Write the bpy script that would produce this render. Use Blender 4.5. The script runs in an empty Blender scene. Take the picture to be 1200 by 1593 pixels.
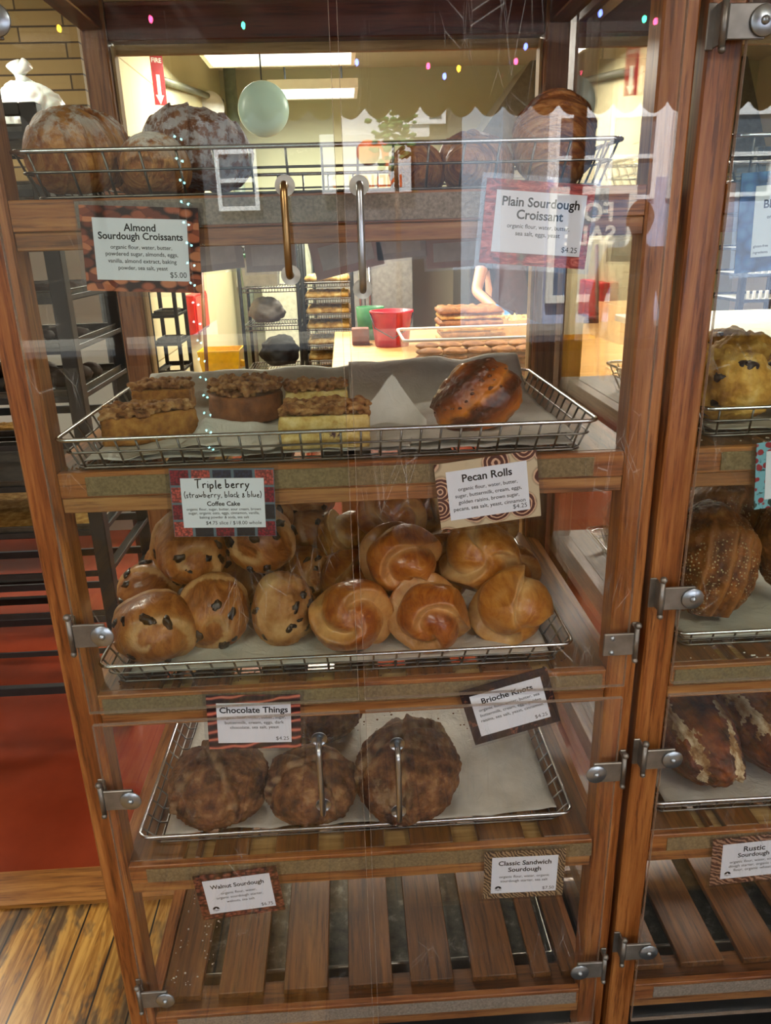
import bpy, bmesh, math, random
from mathutils import Vector, Matrix, Euler, noise
S = bpy.context.scene
COL = S.collection
R = math.radians
random.seed(7)

# ------------------------------------------------------------------ camera
F_PX = 1181.87
cam_d = bpy.data.cameras.new('camera'); cam = bpy.data.objects.new('camera', cam_d); COL.objects.link(cam)
cam_d.sensor_fit = 'VERTICAL'; cam_d.sensor_height = 36.0
cam_d.lens = 36.0 * F_PX / 1593.0
cam_d.clip_start = 0.02; cam_d.clip_end = 200
_Rw = Matrix(((0.99828569, -0.04230714, 0.04044493), (-0.05244171, -0.33967925, 0.9390782), (-0.02599141, -0.93958933, -0.34131559)))
_M = Matrix.Identity(4)
for i in range(3):
    _M[i][0] = _Rw[i][0]; _M[i][1] = -_Rw[i][1]; _M[i][2] = -_Rw[i][2]
_M.translation = Vector((0, -1.0, 1.55))
cam.matrix_world = _M
S.camera = cam

# ------------------------------------------------------------------ world, sun, big lamps, exposure
W = bpy.data.worlds.new('sky'); S.world = W; W.use_nodes = True
_bg = W.node_tree.nodes['Background']
_bg.inputs[0].default_value = (0.72, 0.86, 1.0, 1); _bg.inputs[1].default_value = 3.1
sun_d = bpy.data.lights.new('sun', 'SUN'); sun_d.energy = 24.0; sun_d.angle = R(1.0); sun_d.color = (1, .95, .88)
sun = bpy.data.objects.new('sun', sun_d); COL.objects.link(sun)
sun.rotation_euler = Euler((R(-38), 0, R(20)), 'XYZ')     # shines towards the street front, over the shop's roof
def area(name, loc, sx, sy, energy, color=(1, .93, .8), rot=(0, 0, 0), shape='RECTANGLE'):
    d = bpy.data.lights.new(name, 'AREA'); d.shape = shape; d.size = sx; d.size_y = sy; d.energy = energy; d.color = color
    o = bpy.data.objects.new(name, d); COL.objects.link(o); o.location = loc; o.rotation_euler = rot
    return o
LIGHTS = [  # x, y, size x, size y, watts
    (-0.39, 4.95, 1.0, 0.75, 85), (1.5, 3.0, 1.2, 0.5, 70), (-0.2, 6.5, 0.7, 0.5, 70), (2.6, 6.0, 1.2, .5, 60),
    (-2.0, 2.1, 1.0, 0.5, 42), (1.4, -1.7, 1.2, 0.5, 14), (-1.4, -1.7, 1.2, .5, 14)]  # these three are added, unseen: a rack wall brightener and two shop fills
S.view_settings.view_transform = 'Standard'; S.view_settings.look = 'None'
S.view_settings.gamma = 1.0; S.view_settings.use_curve_mapping = False
S.view_settings.exposure = 0.6
S.cycles.transparent_max_bounces = 32
S.cycles.max_bounces = 8
S.cycles.diffuse_bounces = 4
S.cycles.glossy_bounces = 4
S.cycles.sample_clamp_indirect = 6.0
S.cycles.caustics_reflective = False; S.cycles.caustics_refractive = False

# ------------------------------------------------------------------ materials
def lin(h):
    h = h.lstrip('#'); c = [int(h[i:i + 2], 16) / 255 for i in (0, 2, 4)]
    return tuple((x / 12.92 if x <= .04045 else ((x + .055) / 1.055) ** 2.4) for x in c) + (1,)
class NT:
    def __init__(s, name):
        s.m = bpy.data.materials.new(name); s.m.use_nodes = True; s.t = s.m.node_tree; s.t.nodes.clear()
        s.out = s.n('ShaderNodeOutputMaterial')
    def n(s, ty, **kw):
        x = s.t.nodes.new(ty)
        for k, v in kw.items():
            if hasattr(x, k): setattr(x, k, v)
            else: x.inputs[k.replace('_', ' ')].default_value = v
        return x
    def l(s, a, b): s.t.links.new(a, b)
    def bsdf(s, color=None, rough=.5, metal=0., spec=.5, **kw):
        b = s.n('ShaderNodeBsdfPrincipled')
        b.inputs['Roughness'].default_value = rough; b.inputs['Metallic'].default_value = metal
        b.inputs['Specular IOR Level'].default_value = spec
        if color is not None:
            if hasattr(color, 'is_linked'): s.l(color, b.inputs['Base Color'])
            else: b.inputs['Base Color'].default_value = color
        s.l(b.outputs[0], s.out.inputs[0]); s.b = b
        return b
    def coord(s, scale=(1, 1, 1), rot=(0, 0, 0), kind='Object', loc=(0, 0, 0)):
        tc = s.n('ShaderNodeTexCoord'); mp = s.n('ShaderNodeMapping')
        mp.inputs['Scale'].default_value = scale; mp.inputs['Rotation'].default_value = rot; mp.inputs['Location'].default_value = loc
        s.l(tc.outputs[kind], mp.inputs[0]); return mp.outputs[0]
    def noise(s, v, scale, detail=4, rough=.55, dist=0.):
        x = s.n('ShaderNodeTexNoise'); x.inputs['Scale'].default_value = scale; x.inputs['Detail'].default_value = detail
        x.inputs['Roughness'].default_value = rough; x.inputs['Distortion'].default_value = dist
        s.l(v, x.inputs['Vector']); return x.outputs[0]
    def vor(s, v, scale, feat='F1', out='Distance', rnd=1.0):
        x = s.n('ShaderNodeTexVoronoi'); x.feature = feat; x.inputs['Scale'].default_value = scale
        x.inputs['Randomness'].default_value = rnd
        s.l(v, x.inputs['Vector']); return x.outputs[out]
    def wave(s, v, scale, dist=2., detail=2, ty='BANDS', dr='X', dscale=1.):
        x = s.n('ShaderNodeTexWave'); x.wave_type = ty
        if ty == 'BANDS': x.bands_direction = dr
        else: x.rings_direction = dr
        x.inputs['Scale'].default_value = scale; x.inputs['Distortion'].default_value = dist
        x.inputs['Detail'].default_value = detail; x.inputs['Detail Scale'].default_value = dscale
        s.l(v, x.inputs['Vector']); return x.outputs[1]
    def ramp(s, f, stops, interp='LINEAR'):
        x = s.n('ShaderNodeValToRGB'); e = x.color_ramp; e.interpolation = interp
        while len(e.elements) < len(stops): e.elements.new(.5)
        for el, (p, c) in zip(e.elements, stops):
            el.position = p; el.color = lin(c) if isinstance(c, str) else (c if hasattr(c, '__len__') else (c, c, c, 1))
        s.l(f, x.inputs[0]); return x.outputs[0]
    def mix(s, f, a, b, mode='MIX'):
        x = s.n('ShaderNodeMix'); x.data_type = 'RGBA'; x.blend_type = mode
        for sock, v in ((x.inputs[0], f), (x.inputs[6], a), (x.inputs[7], b)):
            if hasattr(v, 'is_linked'): s.l(v, sock)
            else: sock.default_value = lin(v) if isinstance(v, str) else v
        return x.outputs[2]
    def math(s, op, a, b=None, c=None):
        x = s.n('ShaderNodeMath'); x.operation = op
        for i, v in enumerate((a, b, c)):
            if v is None: continue
            if hasattr(v, 'is_linked'): s.l(v, x.inputs[i])
            else: x.inputs[i].default_value = v
        return x.outputs[0]
    def bump(s, h, strength=.3, dist=.002):
        x = s.n('ShaderNodeBump'); x.inputs['Strength'].default_value = strength; x.inputs['Distance'].default_value = dist
        s.l(h, x.inputs['Height']); s.l(x.outputs[0], s.b.inputs['Normal']); return x
MATS = {}
def plain(name, hexcol, rough=.5, metal=0., spec=.5, bump=0., bscale=80, vary=.12):
    if name in MATS: return MATS[name]
    t = NT(name); v = t.coord()
    nz = t.noise(v, bscale * .3, 3)
    c = lin(hexcol); d = tuple(x * (1 - vary * 2) for x in c[:3]) + (1,); e = tuple(min(1, x * (1 + vary)) for x in c[:3]) + (1,)
    t.bsdf(t.ramp(nz, [(.25, d), (.75, e)]), rough, metal, spec)
    if bump: t.bump(t.noise(v, bscale, 3), bump)
    MATS[name] = t.m; return t.m
def wood(name, axis, cols, rough=.38, scale=1., spec=.5, seed=0.):
    if name in MATS: return MATS[name]
    t = NT(name)
    sc = {'X': (1.2, 22, 22), 'Y': (22, 1.2, 22), 'Z': (22, 22, 1.2)}[axis]
    v = t.coord(tuple(x * scale for x in sc), loc=(seed, seed * 1.7, seed * .3))
    oi = t.n('ShaderNodeObjectInfo'); ad = t.n('ShaderNodeVectorMath'); ad.operation = 'ADD'
    sc2 = t.n('ShaderNodeVectorMath'); sc2.operation = 'SCALE'; sc2.inputs['Scale'].default_value = 9.
    cb = t.n('ShaderNodeCombineXYZ')
    for i in range(3): t.l(oi.outputs['Random'], cb.inputs[i])
    t.l(cb.outputs[0], sc2.inputs[0]); t.l(v, ad.inputs[0]); t.l(sc2.outputs[0], ad.inputs[1]); v = ad.outputs[0]
    g = t.noise(v, 1.6, 6, .62, .6); f = t.noise(v, 7., 5, .7, .2)
    m = t.math('ADD', t.math('MULTIPLY', g, .6), t.math('MULTIPLY', f, .4))
    c = t.ramp(m, [(.30, cols[0]), (.46, cols[1]), (.62, cols[2])])
    pores = t.ramp(f, [(.36, 0.), (.46, 1.)])
    c = t.mix(t.math('MULTIPLY', t.math('SUBTRACT', 1., pores), .55), c, cols[0])
    t.bsdf(c, rough, 0, spec); t.bump(f, .12, .001)
    MATS[name] = t.m; return t.m
STAIN = ('#3f1e0a', '#854a1e', '#b0743d'); DARK = ('#2d1909', '#5d3814', '#805021'); PALE = ('#8d6a3a', '#b08c54', '#c9a970')
wX, wY, wZ = (wood('stained_wood_' + a, a, STAIN) for a in 'XYZ')
dX, dY = (wood('dark_wood_' + a, a, DARK) for a in 'XY')
pY, pX, pZ = (wood('bare_wood_' + a, a, PALE, .6) for a in 'YXZ')
redX = wood('cherry_wood_X', 'X', ('#2c0f09', '#562012', '#6d311c'), .3)
redY = wood('cherry_wood_Y', 'Y', ('#2c0f09', '#562012', '#6d311c'), .3)
def acrylic(name, tint=(1, 1, 1, 1), scratch=.05, ior=1.49, rough=0.0):
    t = NT(name)
    tr = t.n('ShaderNodeBsdfTransparent'); tr.inputs[0].default_value = tint
    gl = t.n('ShaderNodeBsdfGlossy'); gl.inputs['Roughness'].default_value = rough
    fr = t.n('ShaderNodeFresnel'); fr.inputs[0].default_value = ior
    ge = t.n('ShaderNodeNewGeometry')      # both faces of the thin sheet reflect like the outer one
    t.l(t.math('MULTIPLY_ADD', ge.outputs['Backfacing'], 1 / ior - ior, ior), fr.inputs[0])
    m1 = t.n('ShaderNodeMixShader'); t.l(fr.outputs[0], m1.inputs[0]); t.l(tr.outputs[0], m1.inputs[1]); t.l(gl.outputs[0], m1.inputs[2])
    if scratch:
        # fine scratches and dust: thin lines of white diffuse
        v = t.coord((30, 30, 6), rot=(0, R(35), 0)); w = t.coord((26, 26, 5), rot=(0, R(-50), 0))
        a = t.ramp(t.vor(v, 1., 'DISTANCE_TO_EDGE'), [(.0, 1.), (.006, 0.)])
        b = t.ramp(t.vor(w, 1., 'DISTANCE_TO_EDGE'), [(.0, 1.), (.006, 0.)])
        k = t.ramp(t.noise(t.coord(), 7., 2), [(.55, 0.), (.68, 1.)])
        d = t.n('ShaderNodeBsdfDiffuse'); d.inputs[0].default_value = (.9, .9, .9, 1)
        m2 = t.n('ShaderNodeMixShader')
        fac = t.math('MULTIPLY', t.math('MULTIPLY', t.math('MAXIMUM', a, b), k), scratch * 5)
        fac = t.math('ADD', fac, .001)
        t.l(fac, m2.inputs[0]); t.l(m1.outputs[0], m2.inputs[1]); t.l(d.outputs[0], m2.inputs[2]); t.l(m2.outputs[0], t.out.inputs[0])
    else: t.l(m1.outputs[0], t.out.inputs[0])
    return t.m
acr = acrylic('clear_acrylic'); acr_g = acrylic('greenish_acrylic', (.965, 1., .98, 1)); lam = acrylic('laminate_film', (.93, .93, .95, 1), 0, 1.45, .03)
window_glass = acrylic('window_glass', (1, 1, 1, 1), 0, 1.3)
def edge_mat():
    t = NT('polished_acrylic_edge'); t.bsdf((.42, .32, .25, 1), .2, 0, .6); t.b.inputs['Alpha'].default_value = .5; return t.m
acr_edge = edge_mat()
steel = plain('brushed_steel', '#b9bcc0', .28, 1., bump=.03, bscale=300, vary=.05)
chrome = plain('chrome_wire', '#c2c4c6', .22, 1., vary=.06)
wire_d = plain('dull_wire', '#74706a', .3, 1., vary=.15)
brass = plain('aged_brass', '#a9875a', .3, 1., vary=.2)
dark_metal = plain('black_metal', '#20201f', .5, .6, vary=.2)
grey_metal = plain('grey_metal', '#4a4c4e', .45, .5, vary=.2)
galv = plain('sheet_pan_metal', '#8f8b80', .35, .9, vary=.25, bump=.1, bscale=60)
velcro = plain('hook_strip', '#857355', .95, 0, .1, bump=.6, bscale=900, vary=.2)
velcro_g = plain('grey_hook_strip', '#97897b', .9, 0, .15, bump=.6, bscale=900, vary=.2)
white_paper = plain('white_paper', '#d9dde6', .75, 0, .2, vary=.02)
ink = plain('black_ink', '#17161a', .6, 0, .2, vary=.05)
grey_ink = plain('grey_ink', '#2f3038', .6, 0, .2, vary=.05)
white_pl = plain('white_plastic', '#e2e2da', .45, vary=.04)
black_pl = plain('black_rubber', '#151515', .6, vary=.2)
red_pl = plain('red_plastic', '#b3122a', .35, vary=.12)
yellow_pl = plain('yellow_plastic', '#eab80c', .4, vary=.1)
def parchment_m():
    t = NT('parchment_paper'); v = t.coord(); n = t.noise(v, 18, 5)
    t.bsdf(t.ramp(n, [(.3, '#c2bdb0'), (.7, '#dcd8cd')]), .65, 0, .3)
    tl = t.n('ShaderNodeBsdfTranslucent'); tl.inputs[0].default_value = (.78, .75, .68, 1); ms = t.n('ShaderNodeMixShader'); ms.inputs[0].default_value = .16
    t.l(t.b.outputs[0], ms.inputs[1]); t.l(tl.outputs[0], ms.inputs[2]); t.l(ms.outputs[0], t.out.inputs[0])
    t.b.inputs['Transmission Weight'].default_value = 0
    t.bump(t.noise(v, 34, 4, .6, 1.6), .6, .006); return t.m
parchment = parchment_m()
def emis(name, col, st):
    t = NT(name); e = t.n('ShaderNodeEmission'); e.inputs[0].default_value = col; e.inputs[1].default_value = st; t.l(e.outputs[0], t.out.inputs[0]); return t.m

# ------------------------------------------------------------------ mesh builder
class MB:
    def __init__(s): s.v = []; s.f = []; s.mi = []; s.sm = []; s.at = None
    def add(s, vs, fs, mi=0, sm=False):
        o = len(s.v); s.v += [tuple(p) for p in vs]
        for f in fs: s.f.append(tuple(i + o for i in f)); s.mi.append(mi); s.sm.append(sm)
        return s
    def bm(s, b, mi=0, sm=False, mat=None):
        b.verts.ensure_lookup_table(); b.verts.index_update()
        vs = [(mat @ v.co if mat else v.co) for v in b.verts]
        s.add(vs, [[v.index for v in f.verts] for f in b.faces], mi, sm); b.free(); return s
    def box(s, a, b, bev=.0015, mi=0, mat=None):
        m = bmesh.new(); bmesh.ops.create_cube(m, size=1)
        c = [(a[i] + b[i]) / 2 for i in range(3)]; d = [abs(b[i] - a[i]) for i in range(3)]
        for v in m.verts: v.co = Vector((c[i] + v.co[i] * d[i] for i in range(3)))
        bev = min(bev, min(d) * .3)
        if bev > 0: bmesh.ops.bevel(m, geom=m.edges[:], offset=bev, segments=1, affect='EDGES', profile=.7)
        return s.bm(m, mi, False, mat)
    def tube(s, pts, r, seg=8, mi=0, closed=False, caps=True):
        pts = [Vector(p) for p in pts]; n = len(pts)
        rr = r if hasattr(r, '__len__') else [r] * n
        tans = []
        for i in range(n):
            a = pts[i - 1] if (i > 0 or closed) else pts[i]; b = pts[(i + 1) % n] if (i < n - 1 or closed) else pts[i]
            tans.append((b - a).normalized())
        up = Vector((0, 0, 1)) if abs(tans[0].z) < .9 else Vector((1, 0, 0))
        vs = []; nrm = (up - up.dot(tans[0]) * tans[0]).normalized()
        for i in range(n):
            nrm = (nrm - nrm.dot(tans[i]) * tans[i])
            nrm = nrm.normalized() if nrm.length > 1e-6 else tans[i].orthogonal().normalized()
            bi = tans[i].cross(nrm)
            for k in range(seg):
                an = 2 * math.pi * k / seg
                vs.append(pts[i] + (nrm * math.cos(an) + bi * math.sin(an)) * rr[i])
        fs = []
        for i in range(n if closed else n - 1):
            j = (i + 1) % n
            for k in range(seg):
                q = (k + 1) % seg; fs.append((i * seg + k, i * seg + q, j * seg + q, j * seg + k))
        if caps and not closed:
            fs.append(tuple(range(seg))[::-1]); fs.append(tuple((n - 1) * seg + k for k in range(seg)))
        return s.add(vs, fs, mi, True)
    def cyl(s, a, b, r, seg=16, mi=0): return s.tube([a, b], r, seg, mi)
    def sphere(s, c, r, sub=2, mi=0, sc=(1, 1, 1)):
        m = bmesh.new(); bmesh.ops.create_icosphere(m, subdivisions=sub, radius=1)
        for v in m.verts: v.co = Vector(c) + Vector((v.co[i] * r * sc[i] for i in range(3)))
        return s.bm(m, mi, True)
    def lathe(s, prof, seg=24, mi=0, axis='Z', c=(0, 0, 0)):
        vs = []
        for r, z in prof:
            for k in range(seg):
                a = 2 * math.pi * k / seg; p = (r * math.cos(a), r * math.sin(a), z)
                if axis == 'Y': p = (p[0], p[2], p[1])
                if axis == 'X': p = (p[2], p[0], p[1])
                vs.append((p[0] + c[0], p[1] + c[1], p[2] + c[2]))
        fs = []
        for i in range(len(prof) - 1):
            for k in range(seg):
                q = (k + 1) % seg; fs.append((i * seg + k, i * seg + q, (i + 1) * seg + q, (i + 1) * seg + k))
        return s.add(vs, fs, mi, True)
    def build(s, name, mats, parent=None, loc=None, rot=None):
        me = bpy.data.meshes.new(name); me.from_pydata(s.v, [], s.f)
        for m in (mats if isinstance(mats, (list, tuple)) else [mats]): me.materials.append(m)
        me.polygons.foreach_set('material_index', s.mi); me.polygons.foreach_set('use_smooth', s.sm)
        if s.at:
            a = me.attributes.new('pale', 'FLOAT', 'POINT'); a.data.foreach_set('value', s.at)
        me.validate(); me.update()
        b = bmesh.new(); b.from_mesh(me); bmesh.ops.recalc_face_normals(b, faces=b.faces[:]); b.to_mesh(me); b.free()
        return put(name, me, parent, loc, rot)
def put(name, me, parent=None, loc=None, rot=None):
    o = bpy.data.objects.new(name, me); COL.objects.link(o)
    if parent: o.parent = parent
    if loc is not None: o.location = loc
    if rot is not None: o.rotation_euler = rot
    return o
def empty(name, loc, rot=(0, 0, 0)):
    o = bpy.data.objects.new(name, None); o.empty_display_size = .02; COL.objects.link(o); o.location = loc; o.rotation_euler = rot; return o
def tag(o, label, cat, group=None, kind=None):
    o['label'] = label; o['category'] = cat
    if group: o['group'] = group
    if kind: o['kind'] = kind
    return o
def struct(o):
    o['kind'] = 'structure'; return o
def copy_tree(o, parent=None):
    c = o.copy(); COL.objects.link(c)
    if parent: c.parent = parent
    for ch in list(o.children): copy_tree(ch, c)
    return c
_fc = {}
def text_mesh(txt, size, bold=0., align='CENTER', shear=0.):
    key = (txt, round(bold, 4), align, shear)
    if key not in _fc:
        cu = bpy.data.curves.new('txt', 'FONT'); cu.body = txt; cu.size = 1; cu.align_x = align; cu.offset = bold; cu.shear = shear; cu.resolution_u = 3
        ob = bpy.data.objects.new('txt', cu); COL.objects.link(ob)
        dg = bpy.context.evaluated_depsgraph_get(); me = bpy.data.meshes.new_from_object(ob.evaluated_get(dg))
        _fc[key] = ([tuple(v.co) for v in me.vertices], [tuple(p.vertices) for p in me.polygons])
        bpy.data.objects.remove(ob); bpy.data.curves.remove(cu); bpy.data.meshes.remove(me)
    vs, fs = _fc[key]
    return [(x * size, y * size) for x, y, _ in vs], fs
def add_text(mb, txt, x, z, width=None, size=None, bold=0., align='CENTER', y=0., mi=0, shear=0., maxsize=None):
    vs, fs = text_mesh(txt, 1., bold, align, shear)
    w = max(v[0] for v in vs) - min(v[0] for v in vs)
    k = size if size else width / w
    if maxsize: k = min(k, maxsize)
    mb.add([(x + a * k, y, z + b * k) for a, b in vs], fs, mi)
    return k

# ================================================================== ROOM SHELL
def slab(name, a, b, m):
    return struct(MB().box(a, b, 0).build(name, m))
def red_floor():
    t = NT('red_painted_floor'); v = t.coord(); n = t.noise(v, 1.6, 5); f = t.noise(v, 14, 4)
    c = t.mix(t.math('MULTIPLY', f, .5), t.ramp(n, [(.3, '#7a2c17'), (.7, '#9a4427')]), '#692413')
    t.bsdf(c, .22, 0, .5); t.bump(t.noise(v, 30, 3), .06, .003); return t.m
def wood_floor():
    t = NT('worn_plank_floor'); v = t.coord((1, 1, 1))
    br = t.n('ShaderNodeTexBrick'); mp = t.coord((1, 1, 1), rot=(0, 0, R(90)), loc=(.03, .02, 0)); t.l(mp, br.inputs['Vector'])
    br.inputs['Scale'].default_value = 1.; br.inputs['Brick Width'].default_value = 1.6; br.inputs['Row Height'].default_value = .085
    br.inputs['Mortar Size'].default_value = .0022; br.inputs['Color1'].default_value = (.2, .2, .2, 1); br.inputs['Color2'].default_value = (.8, .8, .8, 1); br.inputs['Mortar'].default_value = (0, 0, 0, 1)
    g = t.noise(t.coord((30, 2.2, 1)), 1.2, 6, .65, 1.4)
    base = t.ramp(g, [(.3, '#5a330f'), (.45, '#a8742c'), (.6, '#d6a552')])
    worn = t.ramp(t.noise(t.coord((3.2, 1.1, 1)), 1.5, 5, .7, .5), [(.52, 0.), (.57, 1.)])
    c = t.mix(t.math('MULTIPLY', worn, .75), base, t.ramp(g, [(.3, '#2c2620'), (.7, '#5c5145')]))
    c = t.mix(t.math('SUBTRACT', 1., t.ramp(br.outputs['Fac'], [(0., 1.), (.6, 0.)])), c, '#1c120a')
    c = t.mix(.35, c, t.mix(1., c, br.outputs['Color'], 'MULTIPLY'))
    t.bsdf(c, .3, 0, .5); t.bump(g, .12, .002); return t.m
def plaster(name, h, rough=.7):
    t = NT(name); v = t.coord(); n = t.noise(v, 1.1, 4); c = lin(h)
    t.bsdf(t.ramp(n, [(.3, tuple(x * .86 for x in c[:3]) + (1,)), (.7, c)]), rough, 0, .3); t.bump(t.noise(v, 60, 3), .06, .003); return t.m
def shingle(name, a, b, mortar, flip):
    t = NT(name); v = t.coord((1, 1, 1), rot=((R(90), 0, 0) if not flip else (R(90), 0, R(90))))
    br = t.n('ShaderNodeTexBrick'); t.l(v, br.inputs['Vector']); br.inputs['Scale'].default_value = 1.
    br.inputs['Brick Width'].default_value = .42; br.inputs['Row Height'].default_value = .066; br.inputs['Mortar Size'].default_value = .0042
    br.inputs['Color1'].default_value = lin(a); br.inputs['Color2'].default_value = lin(b); br.inputs['Mortar'].default_value = lin(mortar)
    t.bsdf(br.outputs['Color'], .75, 0, .2)
    inv = t.math('SUBTRACT', 1., br.outputs['Fac']); t.bump(inv, .5, .01); return t.m
cream = plaster('cream_wall_paint', '#d9cfa2'); cream2 = plaster('pale_green_wall_paint', '#bfc0a4'); ceilm = plaster('ceiling_paint', '#cfc6ae'); shopw = plaster('shop_wall_paint', '#b9ab94')
shA = shingle('shaded_brick_courses', '#7a6440', '#6b5634', '#33261a', False); shB = shingle('lit_brick_courses', '#dccda0', '#d3c294', '#a08a5c', True)  # one cladding: shade painted into the front face, light into the side
slab('floor', (-3.2, .6, -.1), (4.5, 8, 0), red_floor())
slab('floor.001', (-3.2, -3.1, -.1), (4.5, .49, 0), wood_floor())
slab('trim_1', (-3.2, .49, -.1), (4.5, .6, .012), wood('threshold_wood', 'X', ('#55300f', '#8d5a24', '#b07c3c'), .35))
slab('ceiling', (-3.2, -3.1, 3.2), (4.5, 8, 3.3), ceilm)
slab('wall_back', (-1.4, 8, 0), (4.5, 8.1, 3.2), cream2)
slab('wall_left', (-3.3, -3.1, 0), (-3.2, 3.17, 3.2), shopw)
slab('wall_right', (4.5, -3.1, 0), (4.6, 8.1, 3.2), shopw)
MB().box((-3.3, 3.17, 0), (-1.2, 3.25, 3.2), 0).build('wall_rack', shA)['kind'] = 'structure'
slab('trim_2', (-3.19, 3.15, 0), (-1.2, 3.169, 1.72), plaster('white_wall_panel', '#d9d9d2', .5))
MB().box((-1.28, 3.251, 0), (-1.2, 4.69, 3.2), 0).build('wall_pier', shB)['kind'] = 'structure'
slab('wall_kitchen', (-1.29, 4.691, 0), (-1.21, 8.1, 3.2), cream)
slab('wall_alcove', (2.95, 4.3, 0), (4.5, 4.4, 3.2), cream)
# storefront: wall with a wide window behind the viewer
slab('wall_front', (-3.3, -3.15, 0), (4.6, -3.05, .95), shopw)
slab('wall_front.001', (-3.3, -3.15, 2.55), (4.6, -3.05, 3.2), shopw)
slab('wall_front.002', (-3.3, -3.15, .95), (-2.9, -3.05, 2.55), shopw)
slab('wall_front.003', (4.1, -3.15, .95), (4.6, -3.05, 2.55), shopw)
wf = MB()
for x in (-2.9, -1.2, 1.15, 2.6, 4.06): wf.box((x, -3.13, .95), (x + .05, -3.07, 2.55), .003)
wf.box((-2.9, -3.13, .95), (4.1, -3.07, 1.0), .003); wf.box((-2.9, -3.13, 2.5), (4.1, -3.07, 2.55), .003)
wfo = struct(wf.build('window_1', plain('window_frame_paint', '#5b4a3c', .5)))
MB().box((-2.88, -3.105, .97), (4.08, -3.097, 2.52), 0).build('window_pane', window_glass, wfo)

# ceiling lights
LAMP_LAB = ['long ceiling light panel seen above the back of the pastry case', 'small ceiling light panel over the work table', 'far ceiling light panel near the kitchen back wall',
            'ceiling light panel in the far right of the kitchen', 'added unseen light brightening the wall behind the dark bun pan rack', 'added unseen fill light to the right behind the viewer', 'added unseen fill light to the left behind the viewer']
diff_m = emis('lit_diffuser', (1, .97, .86, 1), 2.2)
for (x, y, sx, sy, e), lb in zip(LIGHTS, LAMP_LAB):
    r = tag(empty('ceiling_light', (x, y, 2.8)), lb, 'ceiling light')
    m = MB(); hx, hy = sx / 2, sy / 2
    m.box((-hx - .03, -hy - .03, -.07), (hx + .03, -hy, 0)); m.box((-hx - .03, hy, -.07), (hx + .03, hy + .03, 0)); m.box((-hx - .03, -hy, -.07), (-hx, hy, 0)); m.box((hx, -hy, -.07), (hx + .03, hy, 0))
    m.build('frame', white_pl, r)
    for rx in (-hx * .7, hx * .7): MB().cyl((rx, 0, .001), (rx, 0, .4), .008, 8).build('hanging_rod', grey_metal, r)
    MB().box((-hx, -hy, -.06), (hx, hy, -.045), 0).build('diffuser', diff_m, r)
    l = area('ceiling_lamp', (0, 0, -.075), sx, sy, e); l.parent = r

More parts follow.
